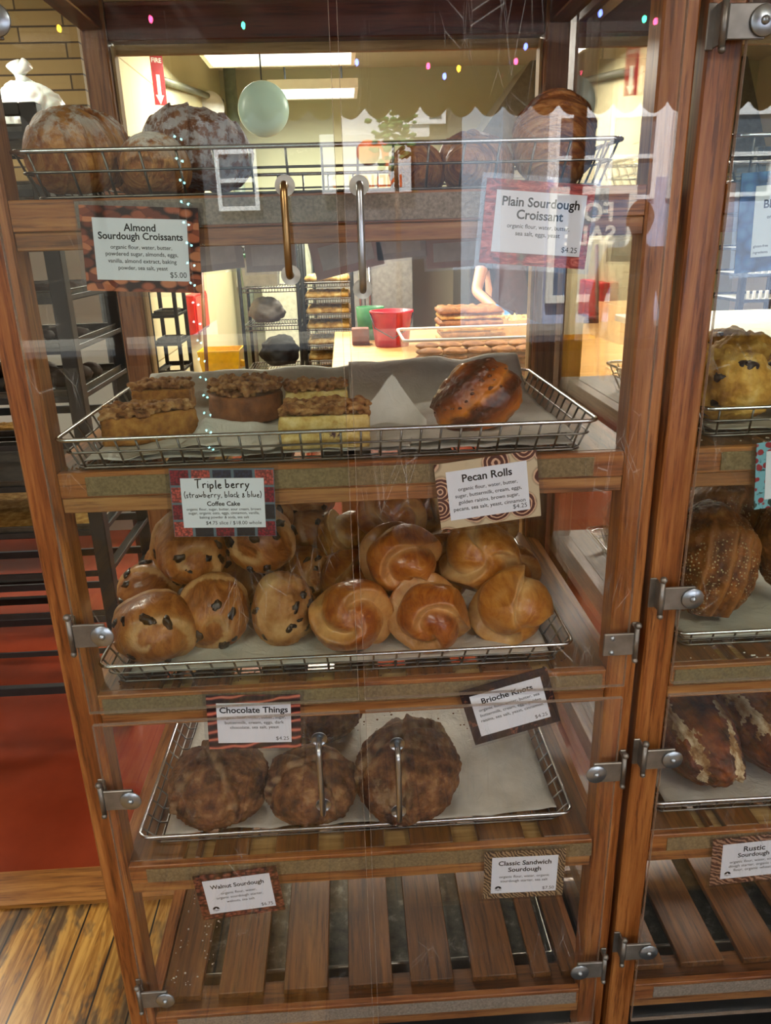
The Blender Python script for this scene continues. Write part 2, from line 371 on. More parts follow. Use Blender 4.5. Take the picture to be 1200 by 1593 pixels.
# ================================================================== BAKERY CASES
ZS = [1.6015, 1.2605, 0.9115, 0.5815, 0.232]     # top of each shelf
H = .4337
SL4 = [(-.403, -.31), (-.292, -.283), (-.262, -.203), (-.158, -.086), (-.043, .027), (.07, .143), (.187, .266), (.298, .39)]
SL5 = [(-.396, -.325), (-.292, -.208), (-.171, -.088), (-.049, .034), (.068, .149), (.186, .27), (.3, .335), (.355, .39)]
def make_case(x0, lab):
    root = tag(empty('bakery_case', (x0, 0, 0)), lab, 'display case', None)
    sh = -x0 if x0 < .1 else -(-.0103)     # slat tables are in the first case's own frame
    sh = .0103
    for sx in (-1, 1):
        for back in (0, 1):
            m = MB(); xa, xb = sorted((sx * H, sx * (H - .0445)))
            y0, y1 = (0, .045) if not back else (.555, .6)
            m.box((xa, y0, .1), (xb, y1, 2.02), .003)
            o = m.build('post', wZ if not back else wood('back_post_wood', 'Z', ('#4a2410', '#86502a', '#a36d3e')), root)
            if back:
                xi = sx * (H - .0445); MB().box((xi - sx * .006, .572, .24), (xi - sx * .0005, .6, 1.88), .001).build('door_stop', pZ, o)
    # caster feet
    for sx in (-1, 1):
        for y in (.025, .575):
            m = MB(); m.lathe([(0, -.02), (.035, -.02), (.04, -.012), (.04, .012), (.035, .02), (0, .02)], 20, axis='X', c=(sx * (H - .022), y, .041))
            m.box((sx * (H - .022) - .028, y - .018, .06), (sx * (H - .022) + .028, y + .018, .1), .002)
            m.build('caster', black_pl, root)
    # top frame
    for nm, a, b, mt in (('top_rail', (-H + .045, .562, 1.885), (H - .045, .598, 1.945), redX), ('top_rail', (-H + .045, .002, 1.945), (H - .045, .04, 2.02), redX),
                         ('top_rail', (-H + .002, .046, 1.9), (-H + .04, .554, 1.96), redY), ('top_rail', (H - .04, .046, 1.9), (H - .002, .554, 1.96), redY)):
        MB().box(a, b, .002).build(nm, mt, root)
    MB().box((-H + .047, .588, 1.868), (H - .047, .6, 1.8845), .001).build('top_stop', pX, root)
    m = MB()
    for a, b in SL4: m.box((a + sh, .04, 1.96), (b + sh, .598, 1.972), .001)
    m.build('top_slats', redY, root)
    MB().box((-H + .045, .565, 1.9455), (H - .045, .6, 1.9595), .001).build('top_ledge', pX, root)
    # side panels
    for sx in ((1,) if x0 < .5 else (-1, 1)):
        p = MB(); x = sx * (H - .012); p.box((x - .0025, .046, .235), (x + .0025, .554, 1.9), 0)
        p.build('side_panel', acr, root)
    # shelves
    for i, z in enumerate(ZS):
        last = i == 4
        s = MB()
        for a, b in (SL5 if last else SL4):
            s.box((a + sh, .014 if not last else .04, z - .014), (b + sh, .585, z), .0012)
        so = s.build('shelf', dY, root)
        MB().box((-H + .0455, 0.001, z - .036), (H - .0455, .0138, z), .0012).build('front_rail', wX, so)
        MB().box((-H + .0455, 0.003, z - .058), (H - .0455, .0145, z - .0365), .0015).build('lower_rail', wood('lower_rail_wood', 'X', ('#4a2811', '#8a562b', '#b0804a'), .45), so)
        for ya, yb in ((.0148, .07), (.53, .598)): MB().box((-H + .046, ya, z - .045), (H - .046, yb, z - .0145), .001).build('ledge', pX if not last else dX, so)
        for sx in (-1, 1):
            xa, xb = sorted((sx * (H - .02), sx * (H - .044))); MB().box((xa, .0455, z - .045), (xb, .554, z - .001), .001).build('side_rail', wY, so)
        a, b = [(-.32, .33), (-.362, .335), (-.392, .372), (-.37, .378), (-.36, .372)][i]
        MB().box((a + sh, -.0012, z - .033), (b + sh, .0008, z - .006 if i else z - .003), .0005).build('hook_strip', velcro_g if i in (0, 4) else velcro, so)
    # drip pan below the bottom slats
    pan = tag_pan(root)
    # doors
    for up in (1, 0):
        z0, z1 = (.895, 1.99) if up else (.168, .873)
        for lf in (1, 0):
            xa, xb = (-.405 + sh, -.006 + sh) if lf else (.004 + sh, .399 + sh)
            m = MB(); m.box((xa, -.0205, z0), (xb, -.0145, z1), 0)
            d = m.build('door', acr_g if (lf and up) else acr, root)
            e = MB(); e.box((xa, -.0206, z0 - .0006), (xb, -.0144, z0), 0); e.box((xa - .0006, -.0206, z0), (xa, -.0144, z1), 0); e.box((xb, -.0206, z0), (xb + .0006, -.0144, z1), 0); e.box((xa, -.0206, z1), (xb, -.0144, z1 + .0006), 0)
            e.build('edge', acr_edge, d)
            hx = (-.066 if lf else .0215) if up else (-.069 if lf else .05)
            ha, hb = ((1.508, 1.609) if lf else (1.489, 1.607)) if up else ((.705, .83) if lf else (.684, .813))
            hx += sh; h = MB()
            pts = [(hx, -.0207, hb), (hx, -.04, hb), (hx, -.0455, hb - .003), (hx, -.049, hb - .009), (hx, -.049, ha + .009), (hx, -.0455, ha + .003), (hx, -.04, ha), (hx, -.0207, ha)]
            h.tube(pts, .0044, 12, 0)
            for zz in (ha, hb):
                h.lathe([(0, -.0215), (.0115, -.0215), (.012, -.0225), (.012, -.0208), (0, -.0207)][::-1], 20, 1, 'Y', (hx, 0, zz))
            ho = h.build('handle', [brass if (lf and up) else steel, white_pl if up else steel], d)
            if lf and up: ho['label'] = 'brass coloured pull handle'
            zs = [(1.77 if (x0 > .5 or not lf) else 1.78), 1.027 if lf else .97] if up else [.739, .31]
            if x0 > .5 and lf: zs = [1.768, 1.042] if up else [.759, .347]
            if x0 < .5 and not lf and up: zs = [.97]
            for z in zs:
                s = -1 if lf else 1
                bx = s * (.41) + sh if x0 < .5 else s * (.4265)
                g = MB(); px = bx - s * .045
                xa2, xb2 = sorted((bx - s * .004, px - s * .004))
                g.box((xa2, -.0255, z - .018), (xb2, -.0208, z + .018), .001)
                g.cyl((bx, -.0235, z - .026), (bx, -.0235, z + .026), .004, 12)
                g.sphere((bx, -.0255, z + .031), .0055, 2); g.sphere((bx, -.0255, z - .028), .0045, 2)
                xc, xd = sorted((bx + s * .0, bx + s * .010)); g.box((xc, -.0035, z - .024), (xd, -.0002, z + .024), .001)
                g.box((bx - .0015, -.0235, z - .022), (bx + .0015, -.001, z + .022), .0005)
                if not (x0 < .5 and not lf and up):
                    g.lathe([(0, -.026), (.0155, -.026), (.0165, -.0275), (.0155, -.029), (0, -.029)][::-1], 28, 1, 'Y', (px, 0, z))
                    g.lathe([(.005, -.029), (.0048, -.031), (.003, -.0328), (0, -.0335)][::-1], 14, 1, 'Y', (px, 0, z))
                else:
                    for dz in (-.012, .012): g.lathe([(.004, -.026), (.0035, -.028), (0, -.029)][::-1], 12, 1, 'Y', (px + .008, 0, z + dz))
                g.build('hinge', [plain('hinge_steel', '#8f8a84', .42, .75, vary=.25), plain('washer_zinc', '#a9b1ba', .3, .9, vary=.1)], d)
    return root
def tag_pan(root):
    t = NT('stained_pan_metal'); v = t.coord(); n = t.noise(v, 26, 6, .7)
    t.bsdf(t.ramp(n, [(.3, '#24221c'), (.55, '#4d4a3e'), (.75, '#8d897c')]), .45, .6); 
    return t.m
PAN = None
case_a = make_case(-.0103, 'glass-doored wooden bakery case in the middle, holding croissants, buns and loaves')
case_b = make_case(.8677, 'neighbouring wooden bakery case cut by the right edge, holding scones and seeded loaves')
PAN = tag_pan(None)
for k, (x0, lb) in enumerate(((-.0103, 'stained sheet pan under the bottom slats of the middle case'), (.8677, 'stained sheet pan under the bottom slats of the right-hand case'))):
    r = tag(MB().box((x0 - .36, .12, .155), (x0 + .37, .54, .159), .001).build('sheet_pan', PAN), lb, 'tray')
    m = MB(); m.tube([(x0 - .36, .12, .182), (x0 + .37, .12, .182), (x0 + .37, .54, .182), (x0 - .36, .54, .182)], .004, 8, 0, True)
    for a, b in (((-.36, .118), (.37, .122)), ((-.36, .538), (.37, .542)), ((-.362, .12), (-.358, .54)), ((.368, .12), (.372, .54))):
        m.box((x0 + a[0], a[1], .158), (x0 + b[0], b[1], .182), .0005)
    rim = m.build('rim', plain('pan_rim_metal', '#b5b2a6', .3, .8, vary=.1), r)
# pan runners that carry the pans
for x0, lb in ((-.0103, 'wooden pan support board low in the middle case'), (.8677, 'wooden pan support board low in the right-hand case')):
    tag(MB().box((x0 - H + .046, .05, .135), (x0 + H - .046, .553, .1545), .001).build('support_board', dX), lb, 'board')

# ================================================================== BASKETS AND PAPER
def rrect(x0, x1, y0, y1, z, r, n=4):
    pts = []
    for cx, cy, a0 in ((x1 - r, y1 - r, 0), (x0 + r, y1 - r, 90), (x0 + r, y0 + r, 180), (x1 - r, y0 + r, 270)):
        for k in range(n + 1):
            a = R(a0 + 90 * k / n); pts.append((cx + r * math.cos(a), cy + r * math.sin(a), z))
    return pts
def basket(x0, x1, y0, y1, zb, zr, px, label, inset=.02, mid=True, py=.036, rr=.0028, wr=.0016):
    cx, cy = (x0 + x1) / 2, (y0 + y1) / 2; hx, hy, h = (x1 - x0) / 2, (y1 - y0) / 2, zr - zb
    root = tag(empty('wire_basket', (cx, cy, zb)), label, 'basket', 'wire baskets on the case shelves')
    MB().tube(rrect(-hx, hx, -hy, hy, h, .018), rr, 8, 0, True).build('rim', chrome, root)
    m = MB(); bx, by = hx - inset, hy - inset
    m.tube(rrect(-bx, bx, -by, by, .002, .014), .0017, 6, 0, True)
    if mid:
        f = .55; m.tube(rrect(-hx + inset * (1 - f) , hx - inset * (1 - f), -hy + inset * (1 - f), hy - inset * (1 - f), h * f + .001, .016), .0016, 6, 0, True)
    n = max(2, round(2 * bx / px))
    for i in range(n + 1):
        x = -bx + .012 + (2 * bx - .024) * i / n; xt = x * (hx - .012) / (bx)
        m.tube([(xt, -hy + .001, h), (x, -by, .004), (x, -by + .006, .001), (x, by - .006, .001), (x, by, .004), (xt, hy - .001, h)], wr, 6)
    n = max(2, round(2 * by / py))
    for i in range(n + 1):
        y = -by + .012 + (2 * by - .024) * i / n; yt = y * (hy - .012) / by
        m.tube([(-hx + .001, yt, h), (-bx, y, .004), (-bx + .006, y, .0025), (bx - .006, y, .0025), (bx, y, .004), (hx - .001, yt, h)], wr, 6)
    m.build('wire_grid', wire_d, root); return root
ZB = [z + .0022 for z in ZS]
basket(-.401, .357, .03, .47, ZB[0], 1.657, .045, 'wire basket of croissants on the top shelf of the middle case')
basket(-.392, .336, -.0085, .42, ZB[1], 1.308, .0272, 'wire basket of coffee cake and pecan roll, second shelf of the middle case', .018)
basket(-.395, .328, .012, .49, ZB[2], .954, .036, 'wire basket heaped with buns and knots, third shelf of the middle case')
basket(-.386, .352, .032, .5, ZB[3], .612, .036, 'wire basket of dark walnut loaves, fourth shelf of the middle case', .018)
BX = .878
basket(.497, 1.23, .03, .46, ZB[0] , 1.657, .045, 'wire basket on the top shelf of the right-hand case')
basket(.497, 1.23, .03, .46, ZB[1], 1.309, .05, 'wire basket of scones, second shelf of the right-hand case')
basket(.5, 1.23, .036, .49, ZB[2], .9475, .036, 'wire basket of seeded loaves, third shelf of the right-hand case')
basket(.488, 1.23, .032, .5, ZB[3], .62, .032, 'wire basket of floury batards, fourth shelf of the right-hand case')

def sheet(name, x0, x1, y0, y1, zf, label, amp=.004, seed=0, nx=60, ny=40, group='parchment sheets lining the baskets', mat=None, rot=0., outline=None):
    cx, cy = (x0 + x1) / 2, (y0 + y1) / 2; z0 = zf(cx, cy); m = MB(); vs = []
    cr, sr = math.cos(rot), math.sin(rot)
    for j in range(ny + 1):
        for i in range(nx + 1):
            u = i / nx - .5; v = j / ny - .5
            if outline: u, v = outline(u, v)
            a, b = u * (x1 - x0), v * (y1 - y0); x = cx + a * cr - b * sr; y = cy + a * sr + b * cr
            p = Vector((x * 9 + seed, y * 9, seed * .7)); q = Vector((x * 26 + seed, y * 26, 3.1))
            d = amp * (abs(noise.noise(p)) * 1.5 + .5 * abs(noise.noise(q)))
            vs.append((x - cx, y - cy, zf(x, y) - z0 + d))
    fs = [(j * (nx + 1) + i, j * (nx + 1) + i + 1, (j + 1) * (nx + 1) + i + 1, (j + 1) * (nx + 1) + i) for j in range(ny) for i in range(nx)]
    m.add(vs, fs, 0, True)
    o = m.build(name, mat or parchment, None, (cx, cy, z0))
    so = o.modifiers.new('thick', 'SOLIDIFY'); so.thickness = .0004
    return tag(o, label, 'paper', group)
def ss(a, b, x):
    t = max(0., min(1., (x - a) / (b - a))); return t * t * (3 - 2 * t)
Z2 = ZB[1] + .0062
sheet('parchment_sheet', -.365, .31, .02, .432, lambda x, y: Z2 + .052 * ss(.36, .425, y) * (1 - ss(.27, .31, x) * .5), 'large parchment sheet with raised back edge under the coffee cakes', .007, 1.3)
sheet('parchment_sheet', .0, .31, .03, .41, lambda x, y: Z2 + .0055 + .056 * ss(.30, .405, y) + .008 * ss(.2, .31, x), 'parchment sheet creased under the glossy pecan roll', .008, 4.1, 40, 40)
sheet('parchment_sheet', -.35, -.15, .022, .18, lambda x, y: Z2 + .005, 'small crumpled parchment square under the front left cake slice', .009, 7.7, 30, 24, rot=R(14))
sheet('parchment_sheet', -.235, -.09, .02, .12, lambda x, y: Z2 + .010 + .014 * ss(.08, .14, y), 'torn parchment piece between the two front coffee cake slices', .012, 9.2, 24, 20, rot=R(-16))
sheet('parchment_sheet', -.09, .09, .015, .16, lambda x, y: Z2 + .005 + .0 * x, 'parchment square under the front blueberry cake slice', .006, 11.8, 30, 24, rot=R(-8))
# a folded parchment corner standing beside the slice
def corner():
    m = MB(); vs = []; n = 16
    for j in range(n + 1):
        for i in range(n + 1):
            u = i / n; v = j / n * (1 - abs(u - .45) * .9)
            vs.append((-.05 + .1 * u, .03 * math.sin(u * 3) + .018 * v, .078 * v * (1 - .75 * abs(u - .42) * 2 * .8)))
    m.add(vs, [(j * (n + 1) + i, j * (n + 1) + i + 1, (j + 1) * (n + 1) + i + 1, (j + 1) * (n + 1) + i) for j in range(n) for i in range(n)], 0, True)
    o = m.build('parchment_sheet', parchment, None, (.062, .11, Z2 + .009), (0, 0, R(-12))); s = o.modifiers.new('t', 'SOLIDIFY'); s.thickness = .0004
    tag(o, 'upright folded parchment corner between the blueberry slice and pecan roll', 'paper', 'parchment sheets lining the baskets')
corner()
sheet('parchment_sheet', -.36, .30, .045, .46, lambda x, y: ZB[2] + .006, 'parchment sheet under the heap of buns and knots', .003, 15.)
sheet('parchment_sheet', -.35, .332, .06, .47, lambda x, y: ZB[3] + .006 + .004 * ss(.3, .33, x), 'crumb-strewn parchment sheet under the dark walnut loaves', .007, 18.2)
sheet('parchment_sheet', .53, 1.2, .06, .43, lambda x, y: ZB[1] + .006, 'parchment sheet under the scones in the right-hand case', .003, 21.)
sheet('parchment_sheet', .53, 1.2, .065, .46, lambda x, y: ZB[2] + .006, 'parchment sheet under the seeded loaves', .003, 24.)
sheet('parchment_sheet', .53, 1.2, .06, .47, lambda x, y: ZB[3] + .006, 'parchment sheet under the floury batards', .003, 27.)
# crumbs
def crumbs(n, x0, x1, y0, y1, z, mat, label, rs=(.0006, .002), seed=1):
    r = random.Random(seed); m = MB()
    for _ in range(n):
        k = r.uniform(*rs); m.sphere((r.uniform(x0, x1), r.uniform(y0, y1), z + k * .6), k, 1, 0, (1, r.uniform(.6, 1), .7))
    tag(m.build('crumbs', mat), label, 'crumbs', None, 'stuff')
crumb_m = plain('crumb_brown', '#8a5a32', .9, vary=.3); flour_m = plain('flour_bits', '#d8cfc2', .9)
crumbs(160, -.39, -.27, .015, .06, ZS[1], crumb_m, 'brown crumbs on the second shelf ledge at its left end', seed=2)
crumbs(140, -.38, .33, .015, .05, ZS[2], plain('dark_crumb', '#4a2412', .8), 'dark crumbs along the third shelf ledge', (.0006, .0024), 3)
crumbs(110, -.39, -.31, .05, .5, ZS[4], flour_m, 'white flour specks on the bottom slats, far left', (.0006, .0025), 4)
crumbs(150, -.25, .33, .3, .46, ZB[3] + .0115, crumb_m, 'walnut loaf crumbs on the fourth basket parchment', (.0008, .003), 5)
crumbs(14, .49, .65, .012, .045, ZS[1], flour_m, 'pale crumbs on the scone shelf ledge of the right-hand case', (.0006, .002), 6)
crumbs(18, .49, .75, .012, .05, ZS[2], flour_m, 'pale crumbs on the seeded loaf shelf ledge', (.0006, .0025), 8)

# ================================================================== BREADS
def bread_mat(name, stops, scale=30, rough=.55, bump=.35, bscale=90, flour=None, streak=None, coat=0., topmask=False, spec=.35, gen=None, bdist=.0025, rstr=.6, pale=None):
    t = NT(name); v = t.coord()
    oi = t.n('ShaderNodeObjectInfo'); ad = t.n('ShaderNodeVectorMath'); ad.operation = 'ADD'; cb = t.n('ShaderNodeCombineXYZ')
    for i in range(3): t.l(oi.outputs['Random'], cb.inputs[i])
    t.l(v, ad.inputs[0]); t.l(cb.outputs[0], ad.inputs[1]); v = ad.outputs[0]
    n = t.noise(v, scale, 6, rstr); h = n
    if streak:      # (axis scale xyz, scale)
        mp = t.n('ShaderNodeMapping'); mp.inputs['Scale'].default_value = streak[0]; t.l(t.coord(), mp.inputs[0])
        w = t.noise(mp.outputs[0], streak[1], 5, .65, streak[2] if len(streak) > 2 else .4); n = t.math('ADD', t.math('MULTIPLY', n, .45), t.math('MULTIPLY', w, .55)); h = w
    c = t.ramp(n, stops)
    if pale:        # pale or dark bands carried by the shape itself (seams, scores, folds)
        at = t.n('ShaderNodeAttribute'); at.attribute_name = 'pale'
        q = t.math('MULTIPLY', at.outputs['Fac'], t.ramp(t.noise(v, 38, 4), [(.3, .35), (.6, 1.)])); c = t.mix(q, c, pale)
    if flour:       # colour, scale, lo, hi
        k = t.noise(v, flour[1], 7, .7); f = t.ramp(k, [(flour[2], 0.), (flour[3], 1.)])
        if topmask:
            g = t.n('ShaderNodeNewGeometry'); sx = t.n('ShaderNodeSeparateXYZ'); t.l(g.outputs['Normal'], sx.inputs[0])
            f = t.math('MULTIPLY', f, t.ramp(sx.outputs[2], [(.15, 0.), (.75, 1.)]))
        c = t.mix(f, c, flour[0])
    t.bsdf(c, rough, 0, spec)
    if coat: t.b.inputs['Coat Weight'].default_value = coat; t.b.inputs['Coat Roughness'].default_value = .12
    hh = t.math('ADD', h, t.math('MULTIPLY', t.noise(v, bscale, 4), .5)); t.bump(hh, bump, bdist)
    return t.m
m_croi = bread_mat('croissant_crust', [(.34, '#4a220d'), (.44, '#86481d'), (.53, '#b9783a'), (.66, '#dcb078')], 20, .45, 1., 120, streak=((100, 20, 20), 1.0, 1.4), bdist=.005)
m_almond = bread_mat('sugared_croissant_crust', [(.34, '#592a10'), (.45, '#9a5824'), (.58, '#cc8f4e')], 20, .6, .9, 120, flour=('#e6dcd2', 34, .44, .54), topmask=True, streak=((75, 26, 26), 1.0, 1.6), bdist=.005)
m_ambig = bread_mat('heavily_sugared_crust', [(.3, '#4d2a18'), (.5, '#7a4a2c'), (.7, '#9a6a44')], 30, .65, .5, 120, flour=('#b3a8a8', 75, .44, .54), streak=((70, 10, 10), 1., .8), bdist=.004)
m_bun = bread_mat('choc_bun_crust', [(.3, '#5a2a0c'), (.43, '#86491a'), (.55, '#a8672e'), (.72, '#c08e56')], 13, .42, .8, 120, coat=.2, streak=((34, 16, 16), 1.3, 1.5), spec=.4, pale='#c79c66')
m_bunbreak = bread_mat('choc_bun_light_crust', [(.3, '#6b3914'), (.45, '#97602f'), (.58, '#b38352'), (.72, '#cba674')], 16, .6, .6, 70)
m_chip = plain('dark_chocolate', '#24100a', .35, vary=.2)
m_walnut = bread_mat('dark_rye_crust', [(.3, '#221008'), (.43, '#4d2b17'), (.56, '#74492b'), (.72, '#a07a52')], 34, .7, 1., 110, flour=('#9c8466', 13, .58, .72), bdist=.006, pale='#b59a74')
m_cake = bread_mat('cake_crumb', [(.3, '#6d3f16'), (.5, '#9a6426'), (.7, '#b9853f')], 60, .8, .6, 160)
m_cakey = bread_mat('pale_cake_crumb', [(.3, '#a87f38'), (.5, '#cbae68'), (.72, '#e0cc96')], 70, .85, .8, 160, flour=('#45243a', 16, .60, .64))
m_cakebrown = bread_mat('baked_cake_side', [(.3, '#5c2f16'), (.55, '#87502a'), (.75, '#9c6436')], 40, .7, .5, 160)
m_streusel = bread_mat('streusel_topping', [(.3, '#4f2c16'), (.45, '#85542d'), (.58, '#a87a49'), (.72, '#c9a473')], 60, .85, .8, 180, bdist=.003)
def pecan_mat():
    t = NT('caramel_glaze'); v = t.coord(); sx = t.n('ShaderNodeSeparateXYZ'); t.l(v, sx.inputs[0]); n = t.noise(v, 45, 5, .65)
    p = t.math('SUBTRACT', t.math('MULTIPLY', sx.outputs[2], .9 / .056), t.math('MULTIPLY', sx.outputs[0], .55 / .068))
    p = t.math('FRACT', t.math('ADD', t.math('MULTIPLY', p, 1.05), t.math('ADD', t.math('MULTIPLY', n, .35), .1)))
    c = t.ramp(p, [(.0, '#3a1707'), (.16, '#6b2f0e'), (.34, '#c97a24'), (.52, '#b5641d'), (.75, '#7d3a12'), (1., '#381506')])
    c = t.mix(t.ramp(n, [(.3, .55), (.55, 0.)]), c, '#2e1106')
    t.bsdf(c, .32, 0, .45); t.b.inputs['Coat Weight'].default_value = .2; t.b.inputs['Coat Roughness'].default_value = .25
    t.bump(n, .6, .004); return t.m
m_pecan = pecan_mat()
m_nut = plain('chopped_pecan', '#5b2d12', .35, vary=.35)
m_scone = bread_mat('scone_crust', [(.3, '#8f5a1a'), (.44, '#bd8733'), (.57, '#d9a850'), (.74, '#ecca8a')], 26, .75, 1., 60, flour=('#d9c4a6', 11, .62, .68), bdist=.005)
m_berry = plain('baked_blueberry', '#2a1420', .4, vary=.3)
def seed_mat():
    t = NT('seeded_crust'); v = t.coord(); n = t.noise(v, 26, 6, .7)
    c = t.ramp(n, [(.3, '#2a1006'), (.44, '#5a2a0f'), (.57, '#8a4d20'), (.72, '#b17a42')])
    d = t.vor(v, 190, rnd=.9); k = t.ramp(d, [(.22, .85), (.34, 0.)])
    f = t.ramp(t.noise(v, 9, 3), [(.44, 0.), (.56, 1.)]); k = t.math('MULTIPLY', k, f); at = t.n('ShaderNodeAttribute'); at.attribute_name = 'pale'
    k = t.math('MULTIPLY', k, t.math('SUBTRACT', 1., at.outputs['Fac'])); c = t.mix(t.math('MULTIPLY', at.outputs['Fac'], .7), c, '#9a5f2a')
    t.bsdf(t.mix(k, c, '#d8c49a'), .55, 0, .35); t.bump(t.math('ADD', n, t.math('MULTIPLY', k, .6)), .8, .003); return t.m
m_seed = seed_mat()
m_batard = bread_mat('batard_crust', [(.3, '#1d0a05'), (.44, '#4a1f0d'), (.57, '#6f3415'), (.74, '#98592a')], 30, .5, 1., 90, bdist=.005)
m_ear = bread_mat('floury_ridge', [(.36, '#4f2a14'), (.47, '#8f6d45'), (.6, '#d0bf9a')], 40, .85, .8, 120, streak=((90, 6, 60), 1., .3))

def ico(sub):
    b = bmesh.new(); bmesh.ops.create_icosphere(b, subdivisions=sub, radius=1); return b
def fbm(p, o=4):
    return noise.fractal(p, .9, 2.1, o)
def blob(rx, ry, rz, f, sub=5, flat=.75, mats=None, matf=None):
    b = ico(sub); m = MB(); at = []
    for v in b.verts:
        d = v.co.normalized(); r = f(d)
        if isinstance(r, tuple): at.append(max(0., min(1., r[1]))); r = r[0]
        r += 1
        p = Vector((d.x * rx * r, d.y * ry * r, d.z * rz * r))
        if p.z < -rz * flat: p.z = -rz * flat + (p.z + rz * flat) * .12
        v.co = p
    b.verts.ensure_lookup_table(); b.verts.index_update()
    vs = [v.co.copy() for v in b.verts]
    for fc in b.faces:
        m.f.append(tuple(v.index for v in fc.verts)); m.sm.append(True)
        m.mi.append(matf(fc.calc_center_median()) if matf else 0)
    m.v = [tuple(v) for v in vs]; b.free(); m.at = at or None; return m
def on_surf(me, d):      # surface point of a blob mesh along direction d
    best = max(me.v, key=lambda q: Vector(q).normalized().dot(d) ); return Vector(best)

# --- croissants
def croissant(L=.14, rad=.048, bend=.35, seed=0, ridges=7):
    m = MB(); n = 110; seg = 56; vs = []
    for i in range(n + 1):
        t = i / n * 2 - 1
        an = t * bend * 2.2; x = math.sin(an) / (bend * 2.2) * L / 2 if bend else t * L / 2
        y = (1 - math.cos(an)) / (bend * 2.2) * L / 2 if bend else 0
        prof = max(.0, 1 - abs(t) ** 2.6) ** .55
        ph = (abs(t) * ridges * .5 + .15) ; st = ph - math.floor(ph)
        rr = rad * (prof * (1 + .085 * (1 - st) ** 2.5 - .03)) + .0004
        tx, ty = math.cos(an), math.sin(an)
        for k in range(seg):
            a = 2 * math.pi * k / seg
            ph = abs(t) * ridges * .5 + .15 + .16 * math.sin(a + seed) + .12 * noise.noise(Vector((math.cos(a) + seed, math.sin(a), 0))); st = ph - math.floor(ph); rr = rad * (prof * (1 + .085 * (1 - st) ** 2.5 - .03)) + .0004
            wob = 1 + .07 * noise.noise(Vector((t * 3 + seed, math.cos(a) * 1.2, math.sin(a) * 1.2))) + .015 * noise.noise(Vector((t * 40 + seed, math.cos(a) * 2, math.sin(a) * 2)))
            c, s = math.cos(a) * rr * wob, math.sin(a) * rr * wob * .92
            z = s if s > -rad * .72 else -rad * .72 + (s + rad * .72) * .15
            vs.append((x - c * ty, y + c * tx, z))
    fs = [(i * seg + k, i * seg + (k + 1) % seg, (i + 1) * seg + (k + 1) % seg, (i + 1) * seg + k) for i in range(n) for k in range(seg)]
    m.add(vs, fs, 0, True); return m
CRO = 'croissants in the top basket'
def place(mb, name, mat, loc, rot, label, cat, group=None, parts=()):
    o = mb.build(name, mat, None, loc, rot); tag(o, label, cat, group); return o
zc = ZB[0] + .003
place(croissant(.15, .06, .3, 1), 'almond_croissant', m_almond, (-.352, .14, zc + .058), (R(8), R(-10), R(64)), 'sugar-dusted almond croissant at the far left of the top basket', 'croissant', CRO)
place(croissant(.15, .053, .3, 2), 'almond_croissant', m_almond, (-.275, .29, zc + .046), (0, R(4), R(30)), 'almond croissant half hidden behind the far left one', 'croissant', CRO)
place(croissant(.14, .044, .35, 3), 'almond_croissant', m_almond, (-.243, .115, zc + .036), (0, 0, R(95)), 'smaller almond croissant second from left in the top basket', 'croissant', CRO)
place(croissant(.15, .062, .28, 4), 'almond_croissant', m_ambig, (-.205, .225, zc + .066), (R(-6), R(14), R(20)), 'grey sugar-striped almond croissant behind the smaller one', 'croissant', CRO)
place(croissant(.15, .04, .25, 5), 'plain_croissant', m_croi, (.19, .13, zc + .027), (0, 0, R(68)), 'plain croissant lying flat behind the top wires, left of the tall one', 'croissant', CRO)
place(croissant(.14, .056, .2, 6), 'plain_croissant', m_croi, (.298, .155, zc + .062), (R(15), R(-50), R(70)), 'tall plain croissant standing at the right of the top basket', 'croissant', CRO)
place(croissant(.14, .042, .3, 7), 'plain_croissant', m_croi, (.12, .29, zc + .036), (0, 0, R(80)), 'plain croissant lying behind the door pulls in the top basket', 'croissant', CRO)
place(croissant(.14, .05, .3, 8), 'plain_croissant', m_croi, (.215, .31, zc + .045), (0, R(8), R(40)), 'plain croissant at the back of the top basket, dark in shade', 'croissant', CRO)

# --- chocolate buns
def bun(rx, ry, rz, seed, spiral=1.0, broken=False, groove=.5):
    def f(d):
        q = d * 1.6 + Vector((seed * 3.1, 0, 0)); r = .07 * noise.noise(q) + .025 * noise.noise(d * 5 + Vector((seed, 2, 1)))
        u, w = d.x, d.z; a = math.atan2(w, u) / (2 * math.pi); rho = math.acos(max(-1, min(1, -d.y))) / math.pi
        ph = a * spiral + rho * 2.2 + seed * .37; ph -= math.floor(ph)
        r += groove * .17 * (min(ph * 9, 1) * (1 - ph)) - groove * .045
        pl = (.75 if ph < .09 else .75 * max(0, 1 - (ph - .09) * 7)) * (1 if groove > .3 else .4)
        if broken and d.x > .1: r += .06 * noise.noise(d * 9) - .05 * max(0, d.x - .3) + .03 * noise.noise(d * 20)
        return r, pl
    return blob(rx, ry, rz, f, 5, .82)
BUNS = [bun(.07, .062, .056, 1, 0.0 + 1), bun(.059, .056, .064, 2, 1), bun(.054, .058, .066, 3, 1, True), bun(.06, .07, .062, 4, 1, False, .8)]
bun_me = []
